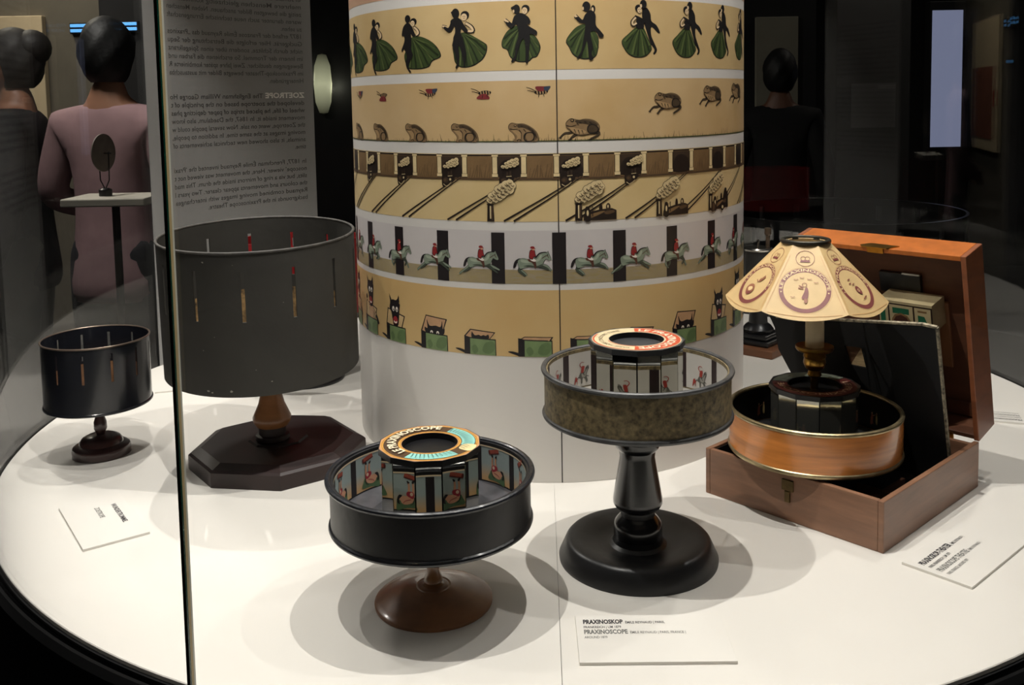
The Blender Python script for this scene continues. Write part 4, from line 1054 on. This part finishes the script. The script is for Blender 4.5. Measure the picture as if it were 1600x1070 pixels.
# shade: six printed panels with scalloped feet
SO = Vector((-.0145, 0, 0)); ZT, ZB, RTp, RBt = .3860, .3005, .0330, .1150
M_SHADE = mat('shade_parchment', (216, 185, 132), .45, noise=(24, .1), coat=.25)
PALL = print_pal('shade', dict(m=(128, 70, 66), c=(226, 198, 146), d=(150, 98, 74), o=(206, 164, 112)), .4)
for k in range(6):
    a0 = R_(-107.7 - 30 + 60 * k); a1 = a0 + R_(60); am = (a0 + a1) / 2
    tl = Vector((RTp * math.cos(a0), RTp * math.sin(a0), ZT)); tr_ = Vector((RTp * math.cos(a1), RTp * math.sin(a1), ZT))
    bl = Vector((RBt * math.cos(a0), RBt * math.sin(a0), ZB)); br = Vector((RBt * math.cos(a1), RBt * math.sin(a1), ZB))
    mt, mb = (tl + tr_) / 2, (bl + br) / 2; ex = (br - bl).normalized(); ey = (mt - mb).normalized(); no_ = ex.cross(ey)
    H_ = (mt - mb).length; wb, wt_ = (br - bl).length / 2, (tr_ - tl).length / 2
    nseg = 16; pts = [(-wt_, H_), (wt_, H_)]
    bot = [(wb - 2 * wb * i / nseg, -.0125 * math.sin(PI * i / nseg) ** .8) for i in range(nseg + 1)]
    poly = [(wt_, H_)] + bot + [(-wt_, H_)]
    P3 = lambda x, y, n_: SO + mb + ex * x + ey * y + no_ * n_
    q = len(poly); v = [P3(x, y, 0) for x, y in poly] + [P3(x, y, -.0007) for x, y in poly]
    f = [tuple(range(q)), tuple(range(2 * q - 1, q - 1, -1))] + [(i, (i + 1) % q, q + (i + 1) % q, q + i) for i in range(q)]
    pan = G().raw(v, f).out('shade_panel', M_SHADE, p3, smooth=False)
    d = Draw(1, 0, 0, flip=False); cy = H_ * .315
    d.ring('o', 0, cy, .0362, .0368); d.ring('m', 0, cy, .0290, .0352); d.text_arc('c', 'LE PRAXINOSCOPE', 0, cy, .0304, .0058, 178, 2, .02)
    for a in (186, 354): d.ell('c', .032 * math.cos(R_(a)), cy + .032 * math.sin(R_(a)), .0011, .0011)
    for s_ in (-1, 1):
        d.stroke('o', [(s_ * (wb - .005), .004), (s_ * (wt_ + .004), H_ * .82)], .0008, None, False)
    d.stroke('o', [(-wb + .008, -.001), (0, -.0062), (wb - .008, -.001)], .0008)
    d.ring('d', 0, H_ * .775, .0123, .0131); d.poly('m', [(-.0068, H_ * .72), (.0068, H_ * .72), (.0060, H_ * .75), (-.0060, H_ * .75)], False)
    d.ring('d', -.003, H_ * .775, .0028, .0035); d.ring('d', .003, H_ * .775, .0028, .0035)
    if k % 3 == 0:      # a juggler with birds
        d.poly('m', [(-.004, cy - .013), (-.001, cy - .004), (.001, cy + .004), (.004, cy + .003), (.005, cy - .006), (.003, cy - .014)]); d.ring('d', -.0005, cy + .0085, .0026, .0034); d.stroke('d', [(-.002, cy + .004), (-.008, cy + .007)], .0018); d.stroke('d', [(-.002, cy + .002), (-.009, cy + .003)], .0016)
        d.poly('d', [(-.001, cy - .014), (.0, cy - .020), (.003, cy - .020), (.004, cy - .014)])
        for x, y in ((-.012, .016), (-.004, .019), (.006, .017), (.015, .012), (-.016, -.012)): d.stroke('d', [(x - .003, cy + y + .0008), (x, cy + y), (x + .003, cy + y + .001)], .0009)
    elif k % 3 == 1:
        d.poly('m', [(-.002, cy - .002), (.004, cy + .001), (.009, cy - .006), (.006, cy - .013), (-.001, cy - .009)]); d.ring('c', .003, cy - .006, .0015, .0024)
        for x, y in ((-.004, .012), (-.007, .006), (0, .004), (.009, -.018), (.004, -.020)): d.stroke('m', [(x - .003, cy + y), (x + .003, cy + y + .001)], .0016)
    else:
        d.poly('d', [(-.016, cy - .012), (-.012, cy - .004), (-.002, cy - .003), (.004, cy - .010), (.002, cy - .018), (-.008, cy - .021)]); d.poly('c', [(-.012, cy - .010), (-.004, cy - .007), (0, cy - .011), (-.006, cy - .015)]); d.poly('m', [(-.010, cy - .018), (.001, cy - .014), (-.001, cy - .020)])
        d.poly('d', [(.002, cy + .004), (.006, cy + .003), (.013, cy + .013), (.009, cy + .016)], False); d.stroke('m', [(-.004, cy + .006), (.002, cy + .003), (.004, cy + .010)], .0014)
    d.emit('panel_print', (lambda P3: lambda x, y, l: P3(x, y, .0002 + .00006 * l))(P3), PALL, pan)
M_WIRE = mat('dark_tin', (70, 68, 60), .4, .7)
g = bead(.0330, ZT + .0005, .0030, .0034, 48); g.v = [tuple(Vector(q) + SO) for q in g.v]; g.out('shade_ring', M_WIRE, p3)
g = G()
for a in (20, 140, 260): g.tube([SO + Vector((.031 * math.cos(R_(a)), .031 * math.sin(R_(a)), ZT)), SO * .5 + Vector((.004 * math.cos(R_(a)), .004 * math.sin(R_(a)), ZT - .010)), Vector((.0136 * math.cos(R_(a)), .0136 * math.sin(R_(a)), .300))], .0010, 6)
g.out('shade_carrier', M_WIRE, p3)

# ------------------------------------------------------------------ small machine behind the cylinder
mc = thing('hand_cranked_viewer', 'black cast iron optical machine with bright metal top on a wooden board', 'optical machine', (.577, 2.228, T), R_(48))
G().box(-.072, -.072, 0, .072, .072, .018, bev=.002).out('board', mat('machine_board', (120, 78, 52), .5, noise=(10, .25), stretch=(6, 1, 1)), mc, smooth=False)
g = G(); g.box(-.05, -.05, .018, .05, .05, .030, bev=.003); g.box(-.042, -.042, .030, .042, .042, .042, bev=.004); g.out('stepped_base', M_IRON, mc, smooth=False)
G().lathe([(0, .042), (.034, .042), (.036, .05), (.030, .058), (.022, .064), (.020, .10), (.022, .135), (.028, .142), (0, .142)], 40).out('column', M_IRON, mc)
G().lathe([(0, .142), (.030, .142), (.030, .232), (.028, .236), (0, .236)], 48).out('drum', mat('grey_iron', (62, 62, 62), .4, noise=(20, .2)), mc)
G().lathe([(0, .236), (.033, .236), (.034, .240), (.030, .243), (0, .243)], 48).out('top_plate', M_STEEL, mc)
g = G(); g.tube([(-.02, -.01, .243), (-.018, -.01, .256), (.012, .006, .258), (.014, .006, .243)], .0028); g.out('bracket', M_STEEL, mc)
g = G(); g.lathe([(0, .243), (.005, .243), (.005, .270), (.008, .274), (.008, .288), (0, .290)], 20, M=Matrix.Translation((.016, -.016, 0))); g.out('crank_knob', mat('knob_wood_metal', (120, 104, 88), .3, .5), mc)
g = G(); g.tube([(.028, 0, .21), (.052, .0, .214), (.056, -.016, .212)], .003); g.out('crank', M_STEEL, mc)

# ------------------------------------------------------------------ label cards
PALB = {'k': mat('card_ink', (44, 42, 46), .7), 'g': mat('card_ink_grey', (112, 112, 108), .7)}


def card(label, cx, cy, ang, w_, h_, lines, th_=.0035):
    """lines: (colour, text, x, y, size, bold, width)"""
    t = thing('label_card', label, 'label card', (cx, cy, T), ang, 'label cards on the white table')
    G().box(-w_ / 2, -h_ / 2, 0, w_ / 2, h_ / 2, th_, bev=.0004).out('card_board', M_CARD, t, smooth=False)
    d = Draw(1, 0, 0, flip=False)
    for c, b, x, y, s_, bo, wd in lines: d.text(c, b, x, y, s_, bo, wd)
    if lines: d.emit('card_text', lambda x, y, l: (x, y, th_ + .0002), PALB, t)
    return t


card('white card lettered PRAXINOSKOP lying before the tall black column', .1465, 1.0125, R_(-.9), .1675, .0925, [
    ('k', 'PRAXINOSKOP', -.0755, .0285, .0118, .045, .0455), ('k', 'ÉMILE REYNAUD | PARIS,', -.0275, .0285, .0066, .012, .0450), ('k', 'FRANKREICH | UM 1879', -.0755, .0195, .0066, .012, .0425),
    ('g', 'PRAXINOSCOPE', -.0755, .0080, .0118, .04, .0490), ('g', 'ÉMILE REYNAUD | PARIS, FRANCE |', -.0240, .0080, .0066, .012, .0620), ('g', 'AROUND 1879', -.0755, -.0010, .0066, .012, .0255)])
card('white card lettered PRAXINOSKOP-THEATER beside the walnut box', .5790, 1.1950, R_(41.5), .165, .088, [
    ('k', 'PRAXINOSKOP-THEATER', -.0720, .0200, .0118, .04, .0800), ('k', 'ÉMILE REYNAUD |', .0105, .0200, .0066, .01, .0330), ('k', 'PARIS, FRANKREICH | UM 1879', -.0720, .0105, .0066, .01, .0560),
    ('g', 'PRAXINOSCOPE THEATRE', -.0720, -.0030, .0118, .03, .0800), ('g', 'ÉMILE REYNAUD |', .0105, -.0030, .0066, .01, .0330), ('g', 'PARIS, FRANCE | AROUND 1879', -.0720, -.0125, .0066, .01, .0560)])
card('white card lettered WUNDERTROMMEL before the small black zoetrope', -.6040, 1.3440, R_(-54.6), .169, .088, [
    ('k', 'WUNDERTROMMEL', -.0480, .0215, .0100, .025, .0780), ('g', 'ZOETROPE', -.0480, -.0020, .0100, .02, .0420)])
lines4 = lambda: [('k', 'PRAXINOSKOP', -.074, .026, .0118, .02, .05), ('k', 'PARIS, FRANKREICH | UM 1879', -.074, .015, .0066, .01, .06), ('g', 'PRAXINOSCOPE', -.074, .001, .0118, .02, .05), ('g', 'PARIS, FRANCE | AROUND 1879', -.074, -.010, .0066, .01, .06)]
card('white card half hidden behind the raised walnut lid', .8560, 1.7400, R_(162), .165, .088, lines4())
card('white card behind the large grey zoetrope', -.6900, 2.0250, R_(196), .165, .088, lines4())

# ------------------------------------------------------------------ text panel on the rear glass, read from outside
tp = thing('text_panel', 'grey curved text film on the rear glass, its lettering seen mirrored', 'text panel', (FX, FY, T))
RP = RG - .003
G().lathe([(RP - .0012, .0), (RP, .0), (RP, GH - .006), (RP - .0012, GH - .006)], 40, ang=(R_(180 + 38.3), R_(180 + 68.1)), closed=True).out('film', M_PANEL, tp)
PALW = {'t': mat('panel_text_dark', (88, 87, 86), .8), 'w': mat('panel_text_white', (240, 238, 232), .6)}
LINES = ['erstmals die bewegten Bilder des Lebensrads,', 'mehrere Menschen gleichzeitig konnten nun', 'zeitig die bewegten Bilder anschauen. Neben Menschen', 'waren darunter auch neue technische Errungenschaft', 'zu sehen.',
         '1877 erfand der Franzose Émile Reynaud das „Praxinos', 'Guckgerät. Hier erfolgte die Betrachtung der Sequ', 'nicht durch Schlitze, sondern über einen Spiegelkranz', 'im Innern der Trommel. So erschienen die Farben und', 'Bewegungen deutlicher. Zwei Jahre später kombinierte R', 'im Praxinoskop-Theater bewegte Bilder mit austauschba', 'Hintergründen.', '',
         'ZOETROPE|The Englishman William George Ho', 'developed the zoetrope based on the principle of t', 'wheel of life, he placed strips of paper depicting phas', 'movement inside it. In 1867, the Daedalum, also know', 'the Zoetrope, went on sale. Now several people could w', 'moving images at the same time. In addition to people,', 'animals, it also showed new technical achievements of', 'time.', '',
         'In 1877, Frenchman Émile Reynaud invented the ‘Praxi', 'noscope’ viewer. Here, the movement was viewed not t', 'slits, but via a ring of mirrors inside the drum. This mad', 'the colours and movements appear clearer. Two years l', 'Reynaud combined moving images with interchangea', 'backgrounds in the Praxinoscope Theatre.']
d = Draw(1, 0, 0, flip=False); dw = Draw(1, 0, 0, flip=False); DZ = .0193; zt0 = .616 + 13 * DZ
for i, s_ in enumerate(LINES):
    y = zt0 - i * DZ
    if not s_: continue
    if '|' in s_:
        a, b = s_.split('|'); dw.text('w', a, 0, y, .0190, .03, .1150); d.text('t', b, .122, y, .0165, .012, .280)
    else:
        full = len(s_) > 30
        d.text('t', s_, 0, y, .0165, .012 if 13 < i < 16 else .004, .400 if full and i != 27 else None if len(s_) < 20 else .30)
tm = lambda x, y, l: ((RP - .0018) * math.sin(R_(180 + 39.9) + x / RP), -(RP - .0018) * math.cos(R_(180 + 39.9) + x / RP), y)
d.emit('panel_text', tm, PALW, tp); dw.emit('panel_heading', tm, PALW, tp)

# ------------------------------------------------------------------ the room behind
M_OLIVE = mat('olive_grey_wall', (112, 106, 94), .9, noise=(4, .1))
g = G(); g.box(-4.6, 5.05, 0, -2.14, 5.15, 2.55); struct(g.out('wall_partition', M_OLIVE, smooth=False), 'olive grey partition wall with the cream panel')
g = G(); g.box(-2.14, 5.05, 0, -1.82, 5.15, 2.55); struct(g.out('wall_partition_end', M_DARKWALL, smooth=False), 'black end of the partition wall')
t = thing('picture_panel', 'tall cream picture panel hanging on the olive partition', 'picture panel', (-2.95, 5.05, 1.1))
G().box(-.55, -.045, 0, .53, 0, .88, bev=.004).out('board', mat('cream_board', (226, 206, 170), .7), t, smooth=False)
G().box(-.5, -.05, .08, .33, -.045, .56).out('print', mat('rust_print', (156, 100, 80), .7, noise=(5, .25)), t, smooth=False)
g = G(); g.box(.365, -.052, .30, .42, -.045, .40); g.out('red_notice', mat('red_notice', (190, 52, 48), .6), t, smooth=False)
M_BLUE = mat('blue_led', (96, 170, 240), .4, emit=1.3)
for i, (x0, x1, z) in enumerate(((-2.28, -2.19, 1.925), (-2.08, -1.935, 1.93), (-2.17, -2.06, 1.675))):
    t = thing('light_bar', ['short blue light bar on the olive partition', 'long blue light bar on the black wall end', 'low thin blue light bar below the other two'][i], 'light bar', ((x0 + x1) / 2, 5.05, z), group='blue light bars')
    hw = (x1 - x0) / 2; n = 2 if i < 2 else 1
    G().box(-hw - .004, -.03, -.012 - .03 * (n - 1), hw + .004, 0, .014).out('housing', M_BLACKM, t, smooth=False)
    for k in range(n): G().box(-hw, -.036, -.008 - .026 * k, hw, -.029, .008 - .026 * k, bev=.002).out('tube', M_BLUE, t, smooth=False)
t = thing('wall_lamp', 'tall glowing frosted lamp on the dark back wall', 'lamp', (-1.56, 8.1, 1.66))
lamp_glow = mat('frosted_lamp', (178, 178, 146), .6, emit=1)
nt = lamp_glow.node_tree; tcn = nt.nodes.new('ShaderNodeTexCoord'); mpn = nt.nodes.new('ShaderNodeMapping'); gr = nt.nodes.new('ShaderNodeTexGradient'); gr.gradient_type = 'SPHERICAL'
mpn.inputs['Location'].default_value = (0, 0, 0); mpn.inputs['Scale'].default_value = (.01, .01, 3.9)
nt.links.new(tcn.outputs['Object'], mpn.inputs[0]); nt.links.new(mpn.outputs[0], gr.inputs[0]); nt.links.new(gr.outputs['Fac'], nt.nodes['Principled BSDF'].inputs['Emission Strength'])
G().box(-.03, -.05, -.2, .03, 0, .2, bev=.004).out('bracket', M_BLACKM, t, smooth=False)
G().lathe([(.0, -.25), (.035, -.24), (.065, -.15), (.075, 0), (.065, .15), (.035, .24), (0, .25)], 32, M=Matrix.Translation((0, -.10, 0))).out('frosted_tube', lamp_glow, t)
for dx, dz in ((-.1, .06), (.1, -.03)):
    l = bpy.data.lights.new('lamp_light', 'POINT'); l.energy = .5; l.color = (1, .97, .74); l.shadow_soft_size = .05
    lo = bpy.data.objects.new('lamp_light', l); C.objects.link(lo); lo.parent = t; lo.location = (dx, -.06, dz)
# right side of the room
g = G(); g.box(1.05, 5.5, 0, 1.75, 5.6, 2.5); struct(g.out('wall_stub_right', M_DARKWALL, smooth=False), 'short dark partition wall')
t = thing('poster_panel', 'dim pale poster panel behind a dark clothed visitor', 'poster', (1.52, 5.5, 1.14))
G().box(-.12, -.03, 0, .12, 0, .80, bev=.003).out('board', mat('pale_poster', (150, 146, 130), .8, noise=(3, .15)), t, smooth=False)
G().box(-.11, -.034, .04, .11, -.03, .09).out('foot_strip', mat('poster_strip', (200, 196, 184), .8), t, smooth=False)
t = thing('wide_pillar', 'broad dark grey pillar on the right side of the room', 'pillar', (2.30, 6.2, 0))
G().box(-.235, -.12, 0, .235, .12, 3.2, bev=.006).out('shaft', mat('pillar_grey', (58, 58, 58), .8, noise=(5, .15)), t, smooth=False)
G().box(-.14, -.126, 1.28, .14, -.12, 1.56).out('notice', mat('pillar_notice', (84, 84, 84), .7), t, smooth=False)
t = thing('lit_screen', 'narrow lavender lit information screen on a dark stand', 'screen', (2.44, 5.4, 0))
G().box(-.10, -.03, 1.17, .10, .03, 2.0, bev=.004).out('casing', M_BLACKM, t, smooth=False)
G().box(-.085, -.034, 1.19, .085, -.03, 1.95).out('display', mat('lavender_display', (132, 138, 168), .5, emit=.75), t, smooth=False)
g = G(); g.box(-.03, -.02, .02, .03, .02, 1.17); g.box(-.16, -.14, 0, .16, .14, .02); g.out('stand', M_BLACKM, t, smooth=False)
t = thing('exit_sign', 'small green lit exit sign on the dark back wall', 'sign', (3.72, 8.1, 1.97))
G().box(-.075, -.04, -.03, .075, 0, .03, bev=.003).out('housing', M_BLACKM, t, smooth=False)
G().box(-.068, -.044, -.024, .068, -.04, .024).out('face', mat('exit_green', (60, 130, 70), .5, emit=.6), t, smooth=False)
t = thing('ring_case', 'large black slotted ring on a low drum beyond the glass', 'display ring', (1.42, 4.1, 0))
G().lathe([(0, 0), (.40, 0), (.40, .06), (.47, .07), (.47, .84), (.50, .86), (.50, .88), (0, .88)], 72).out('drum_base', M_BLACK, t)
slotted_wall(.488, .50, .88, 1.0, 16, .03, .90, .97, .1, 4).out('ring_wall', M_BLACK, t, sharp=25)
t = thing('exhibit_stand', 'slim dark post with a white tray and a disc on a wire fork', 'exhibit stand', (-1.26, 3.02, 0))
g = G(); g.lathe([(0, 0), (.16, 0), (.16, .012), (.02, .02), (.012, .05), (.012, 1.195), (0, 1.195)], 32); g.out('post', M_BLACKM, t)
G().box(-.13, -.10, 1.195, .13, .10, 1.22, bev=.004).out('tray', mat('tray_white', (196, 190, 176), .6), t, smooth=False)
G().lathe([(0, 1.22), (.02, 1.22), (.02, 1.24), (.012, 1.245), (0, 1.245)], 24, M=Matrix.Translation((-.03, 0, 0))).out('fork_foot', M_IRON, t)
g = G(); g.tube([(-.03, -.0, 1.24), (-.044, -.0, 1.27), (-.046, 0, 1.36)], .002); g.tube([(-.03, 0, 1.24), (-.016, 0, 1.27), (-.014, 0, 1.36)], .002); g.tube([(-.055, 0, 1.355), (-.005, 0, 1.355)], .002); g.out('wire_fork', M_IRON, t)
g = G(); g.lathe([(0, -.002), (.06, -.002), (.06, .002), (0, .002)], 40, M=Matrix.Translation((-.03, 0, 1.357)) @ Matrix.Rotation(R_(78), 4, 'Z') @ Matrix.Rotation(R_(90), 4, 'X')); g.out('picture_disc', mat('disc_grey', (120, 108, 100), .6, noise=(30, .2)), t)


# ------------------------------------------------------------------ visitors
def skin_mesh(name, pts, edges, sub=2):
    me = bpy.data.meshes.new(name); me.from_pydata([q[0] for q in pts], edges, [])
    o = bpy.data.objects.new(name, me); C.objects.link(o)
    md = o.modifiers.new('skin', 'SKIN'); md.use_smooth_shade = True
    for i, q in enumerate(pts):
        r = q[1] if isinstance(q[1], tuple) else (q[1], q[1]); me.skin_vertices[0].data[i].radius = r
    me.skin_vertices[0].data[0].use_root = True
    s = o.modifiers.new('sub', 'SUBSURF'); s.levels = sub; s.render_levels = sub
    dg = bpy.context.evaluated_depsgraph_get(); ev = o.evaluated_get(dg); out = bpy.data.meshes.new_from_object(ev)
    bpy.data.objects.remove(o)
    return out


def head_geo(cz):
    """a head with brow, nose, mouth, chin and ears, facing -y, centred on (0,0,cz)"""
    n, m = 28, 22; v = []; f = []
    for j in range(m + 1):
        t = PI * j / m
        for i in range(n):
            a = 2 * PI * i / n; x = math.sin(t) * math.sin(a); y = -math.sin(t) * math.cos(a); z = math.cos(t)
            X, Y, Z_ = x * .076, y * .097, z * .120
            if z < 0: X *= 1 - .28 * (-z) ** 1.2
            if y > 0 and z < -.2: Y *= 1 - .35 * (-z - .2)
            fr = max(0, -y) ** 4 * math.exp(-(x / .22) ** 2)
            Y -= fr * (.028 * math.exp(-((z + .12) / .13) ** 2) + .008 * math.exp(-((z + .50) / .07) ** 2) + .012 * math.exp(-((z + .78) / .13) ** 2))
            Y += .010 * max(0, -y) ** 4 * (math.exp(-((x - .36) / .16) ** 2) + math.exp(-((x + .36) / .16) ** 2)) * math.exp(-((z - .04) / .09) ** 2)
            X += math.copysign(.012 * math.exp(-((abs(x) - 1) / .18) ** 2) * math.exp(-((z + .08) / .16) ** 2) * math.exp(-((y - .1) / .2) ** 2), x)
            v.append((X, Y, Z_ + cz))
    for j in range(m):
        for i in range(n): f.append((j * n + i, (j + 1) * n + i, (j + 1) * n + (i + 1) % n, j * n + (i + 1) % n))
    return v, f


def person(label, x, y, rz, hgt, shirt, trousers, hair, skin, pose, bun=False, sleeves=.98):
    k = hgt / 1.76
    t = thing('person', label, 'person', (x, y, 0), rz); t.scale = (k, k, k)
    L = {}
    J = dict(pel=(0, .01, .95), wai=(0, .0, 1.08), che=(0, -.005, 1.28), upc=(0, .005, 1.42), nek=(0, .012, 1.50), hed=(0, 0, 1.58))
    for s in (-1, 1):
        n = 'lr'[s > 0]
        J['hip' + n] = (s * .09, .005, .90); J['kne' + n] = (s * .10, -.015, .50); J['ank' + n] = (s * .10, .03, .09); J['toe' + n] = (s * .115, -.13, .035)
        J['sho' + n] = (s * .165, .01, 1.405)
        e, w_ = pose; J['elb' + n] = (s * e[0], e[1], e[2]); J['wri' + n] = (s * w_[0], w_[1], w_[2])
    def chain(keys, pairs, extra=()):
        ks = list(keys); pts = [(J[q], keys[q]) for q in ks] + list(extra[0] if extra else []); ed = [(ks.index(a), ks.index(b)) for a, b in pairs]
        return pts, ed, ks
    rad = dict(pel=(.135, .10), wai=(.125, .095), che=(.145, .105), upc=(.12, .085), nek=.055, hed=.058)
    for n in 'lr': rad.update({'hip' + n: .088, 'kne' + n: .057, 'ank' + n: .040, 'toe' + n: .036, 'sho' + n: .062, 'elb' + n: .042, 'wri' + n: .030})
    pr = [('pel', 'wai'), ('wai', 'che'), ('che', 'upc'), ('upc', 'nek'), ('nek', 'hed')]
    for n in 'lr': pr += [('pel', 'hip' + n), ('hip' + n, 'kne' + n), ('kne' + n, 'ank' + n), ('ank' + n, 'toe' + n), ('upc', 'sho' + n), ('sho' + n, 'elb' + n), ('elb' + n, 'wri' + n)]
    pts, ed, ks = chain(rad, pr)
    body = skin_mesh('body', pts, ed)
    bm = bmesh.new(); bm.from_mesh(body)
    hv, hf = head_geo(1.645); vs = [bm.verts.new(q) for q in hv]
    for q in hf:
        try: bm.faces.new([vs[i] for i in q])
        except ValueError: pass
    # hands: palm and five fingers each
    for n in 'lr':
        W_ = Vector(J['wri' + n]); dr = (W_ - Vector(J['elb' + n])).normalized(); s = 1 if n == 'r' else -1
        sd = dr.cross(Vector((s, 0, .2))).normalized(); nb = dr.cross(sd).normalized(); hp = []
        palm = W_ + dr * .05; hp = [(W_ - dr * .01, .024), (palm, (.020, .036)), (palm + dr * .035, (.014, .036))]; he = [(0, 1), (1, 2)]
        pm = skin_mesh('palm', hp, he, 1); bm2 = bmesh.new(); bm2.from_mesh(pm)
        for q in range(5):
            if q == 4: b0 = palm - sd * .028; ch = [b0, b0 - sd * .022 + dr * .018, b0 - sd * .026 + dr * .045]
            else:
                ln = (.072, .080, .074, .058)[q]; b0 = palm + dr * .028 - sd * (.030 - .020 * q); ch = [b0, b0 + dr * ln * .45 + nb * .006 * s, b0 + dr * ln * .75 + nb * .018 * s, b0 + dr * ln * .92 + nb * .032 * s]
            fm_ = skin_mesh('finger', [(c_, .0088 - .001 * i) for i, c_ in enumerate(ch)], [(i, i + 1) for i in range(len(ch) - 1)], 1); bm2.from_mesh(fm_)
        tmp = bpy.data.meshes.new('hand'); bm2.to_mesh(tmp); bm2.free(); bm.from_mesh(tmp)
    me = bpy.data.meshes.new('body'); bm.to_mesh(me); bm.free()
    me.materials.append(mat('skin_%s' % '_'.join(map(str, skin)), skin, .5, noise=(20, .06)))
    o = bpy.data.objects.new('body', me); C.objects.link(o); o.parent = t
    rm = o.modifiers.new('fuse', 'REMESH'); rm.mode = 'VOXEL'; rm.voxel_size = .007; rm.use_smooth_shade = True
    sm = o.modifiers.new('soften', 'SMOOTH'); sm.iterations = 2; sm.factor = .4
    cl = lambda c_, nm: mat('%s_%s' % (nm, '_'.join(map(str, c_))), c_, .85, noise=(9, .12), bump=(26, .5))
    rs = dict(pel=(.205, .150), wai=(.150, .118), che=(.160, .122), upc=(.105, .092), nek=.063)
    for n in 'lr': rs.update({'sho' + n: .076, 'elb' + n: .060, 'wri' + n: .043})
    if sleeves < .6:
        for n in 'lr': rs.pop('wri' + n)
    pts, ed, _ = chain(rs, [p_ for p_ in pr if p_[0] in rs and p_[1] in rs])
    me = skin_mesh('shirt', [((q[0], q[1], q[2] - (.24 if i == 0 else .015 if i == 4 else 0)), r) for i, (q, r) in enumerate(pts)], ed)
    for q in me.vertices: q.co.z = max(q.co.z, .79)          # straight hem
    me.materials.append(cl(shirt, 'cloth')); o = bpy.data.objects.new('shirt', me); C.objects.link(o); o.parent = t
    rt = dict(wai=(.128, .100), pel=(.148, .116));
    for n in 'lr': rt.update({'hip' + n: .102, 'kne' + n: .074, 'ank' + n: .060})
    pts, ed, _ = chain(rt, [('wai', 'pel')] + [p_ for p_ in pr if p_[0] in rt and p_[1] in rt and p_ != ('pel', 'wai')])
    me = skin_mesh('trousers', pts, ed); me.materials.append(cl(trousers, 'cloth')); o = bpy.data.objects.new('trousers', me); C.objects.link(o); o.parent = t
    for s in (-1, 1):
        g = G(); n, m = 16, 10; v = []; f = []
        for j in range(m + 1):
            q = PI * j / m
            for i in range(n):
                a = 2 * PI * i / n; v.append((s * .108 + .048 * math.sin(q) * math.cos(a), -.05 + .125 * math.cos(q), max(.0, .045 + .048 * math.sin(q) * math.sin(a) + (.03 if math.cos(q) > .4 else 0) * math.sin(q))))
        for j in range(m):
            for i in range(n): f.append((j * n + i, (j + 1) * n + i, (j + 1) * n + (i + 1) % n, j * n + (i + 1) % n))
        g.raw(v, f).out('shoe', mat('dark_shoe', (24, 22, 22), .5), t)
    # hair: a cap over the skull, open at the face
    n, m = 32, 18; v = []; f = []
    for j in range(m + 1):
        q = PI * .80 * j / m
        for i in range(n):
            a = 2 * PI * i / n; fx, fy, fz = math.sin(q) * math.sin(a), -math.sin(q) * math.cos(a), math.cos(q)
            if fy < -.25 and fz < .30: fz = .30 + (fz - .30) * .05; fy = max(fy, -1)
            r = 1.13 + .05 * math.sin(a * 7 + j) * math.sin(q)
            v.append((fx * .080 * r, fy * .096 * r + .010, 1.655 + fz * .120 * (1.08 if fz > 0 else 1.05)))
    for j in range(m):
        for i in range(n): f.append((j * n + i, (j + 1) * n + i, (j + 1) * n + (i + 1) % n, j * n + (i + 1) % n))
    g = G().raw(v, f)
    if bun: g.lathe([(.07 * math.sin(PI * i / 10), .07 * math.cos(PI * i / 10)) for i in range(11)], 20, M=Matrix.Translation((0, .075, 1.705)))
    g.out('hair', mat('hair_%s' % '_'.join(map(str, hair)), hair, .6, noise=(60, .4), bump=(90, .6)), t)
    return t


RELAX = ((.235, .03, 1.14), (.235, -.05, .89))
FOLD = ((.245, .02, 1.15), (.12, -.20, 1.08))
person('visitor in a black top with dark gathered hair, seen in profile', -1.925, 3.72, R_(-78), 1.79, (14, 15, 19), (86, 86, 80), (28, 24, 22), (150, 104, 80), RELAX, bun=True)
person('visitor in a loose mauve shirt standing beyond the glass with their back turned', -1.435, 3.45, R_(172), 1.80, (158, 126, 128), (40, 40, 44), (8, 8, 8), (160, 116, 92), FOLD)
person('visitor in dark clothes before the dim pale poster', 1.42, 5.05, R_(160), 1.72, (16, 16, 18), (16, 16, 18), (14, 13, 13), (120, 84, 66), RELAX)
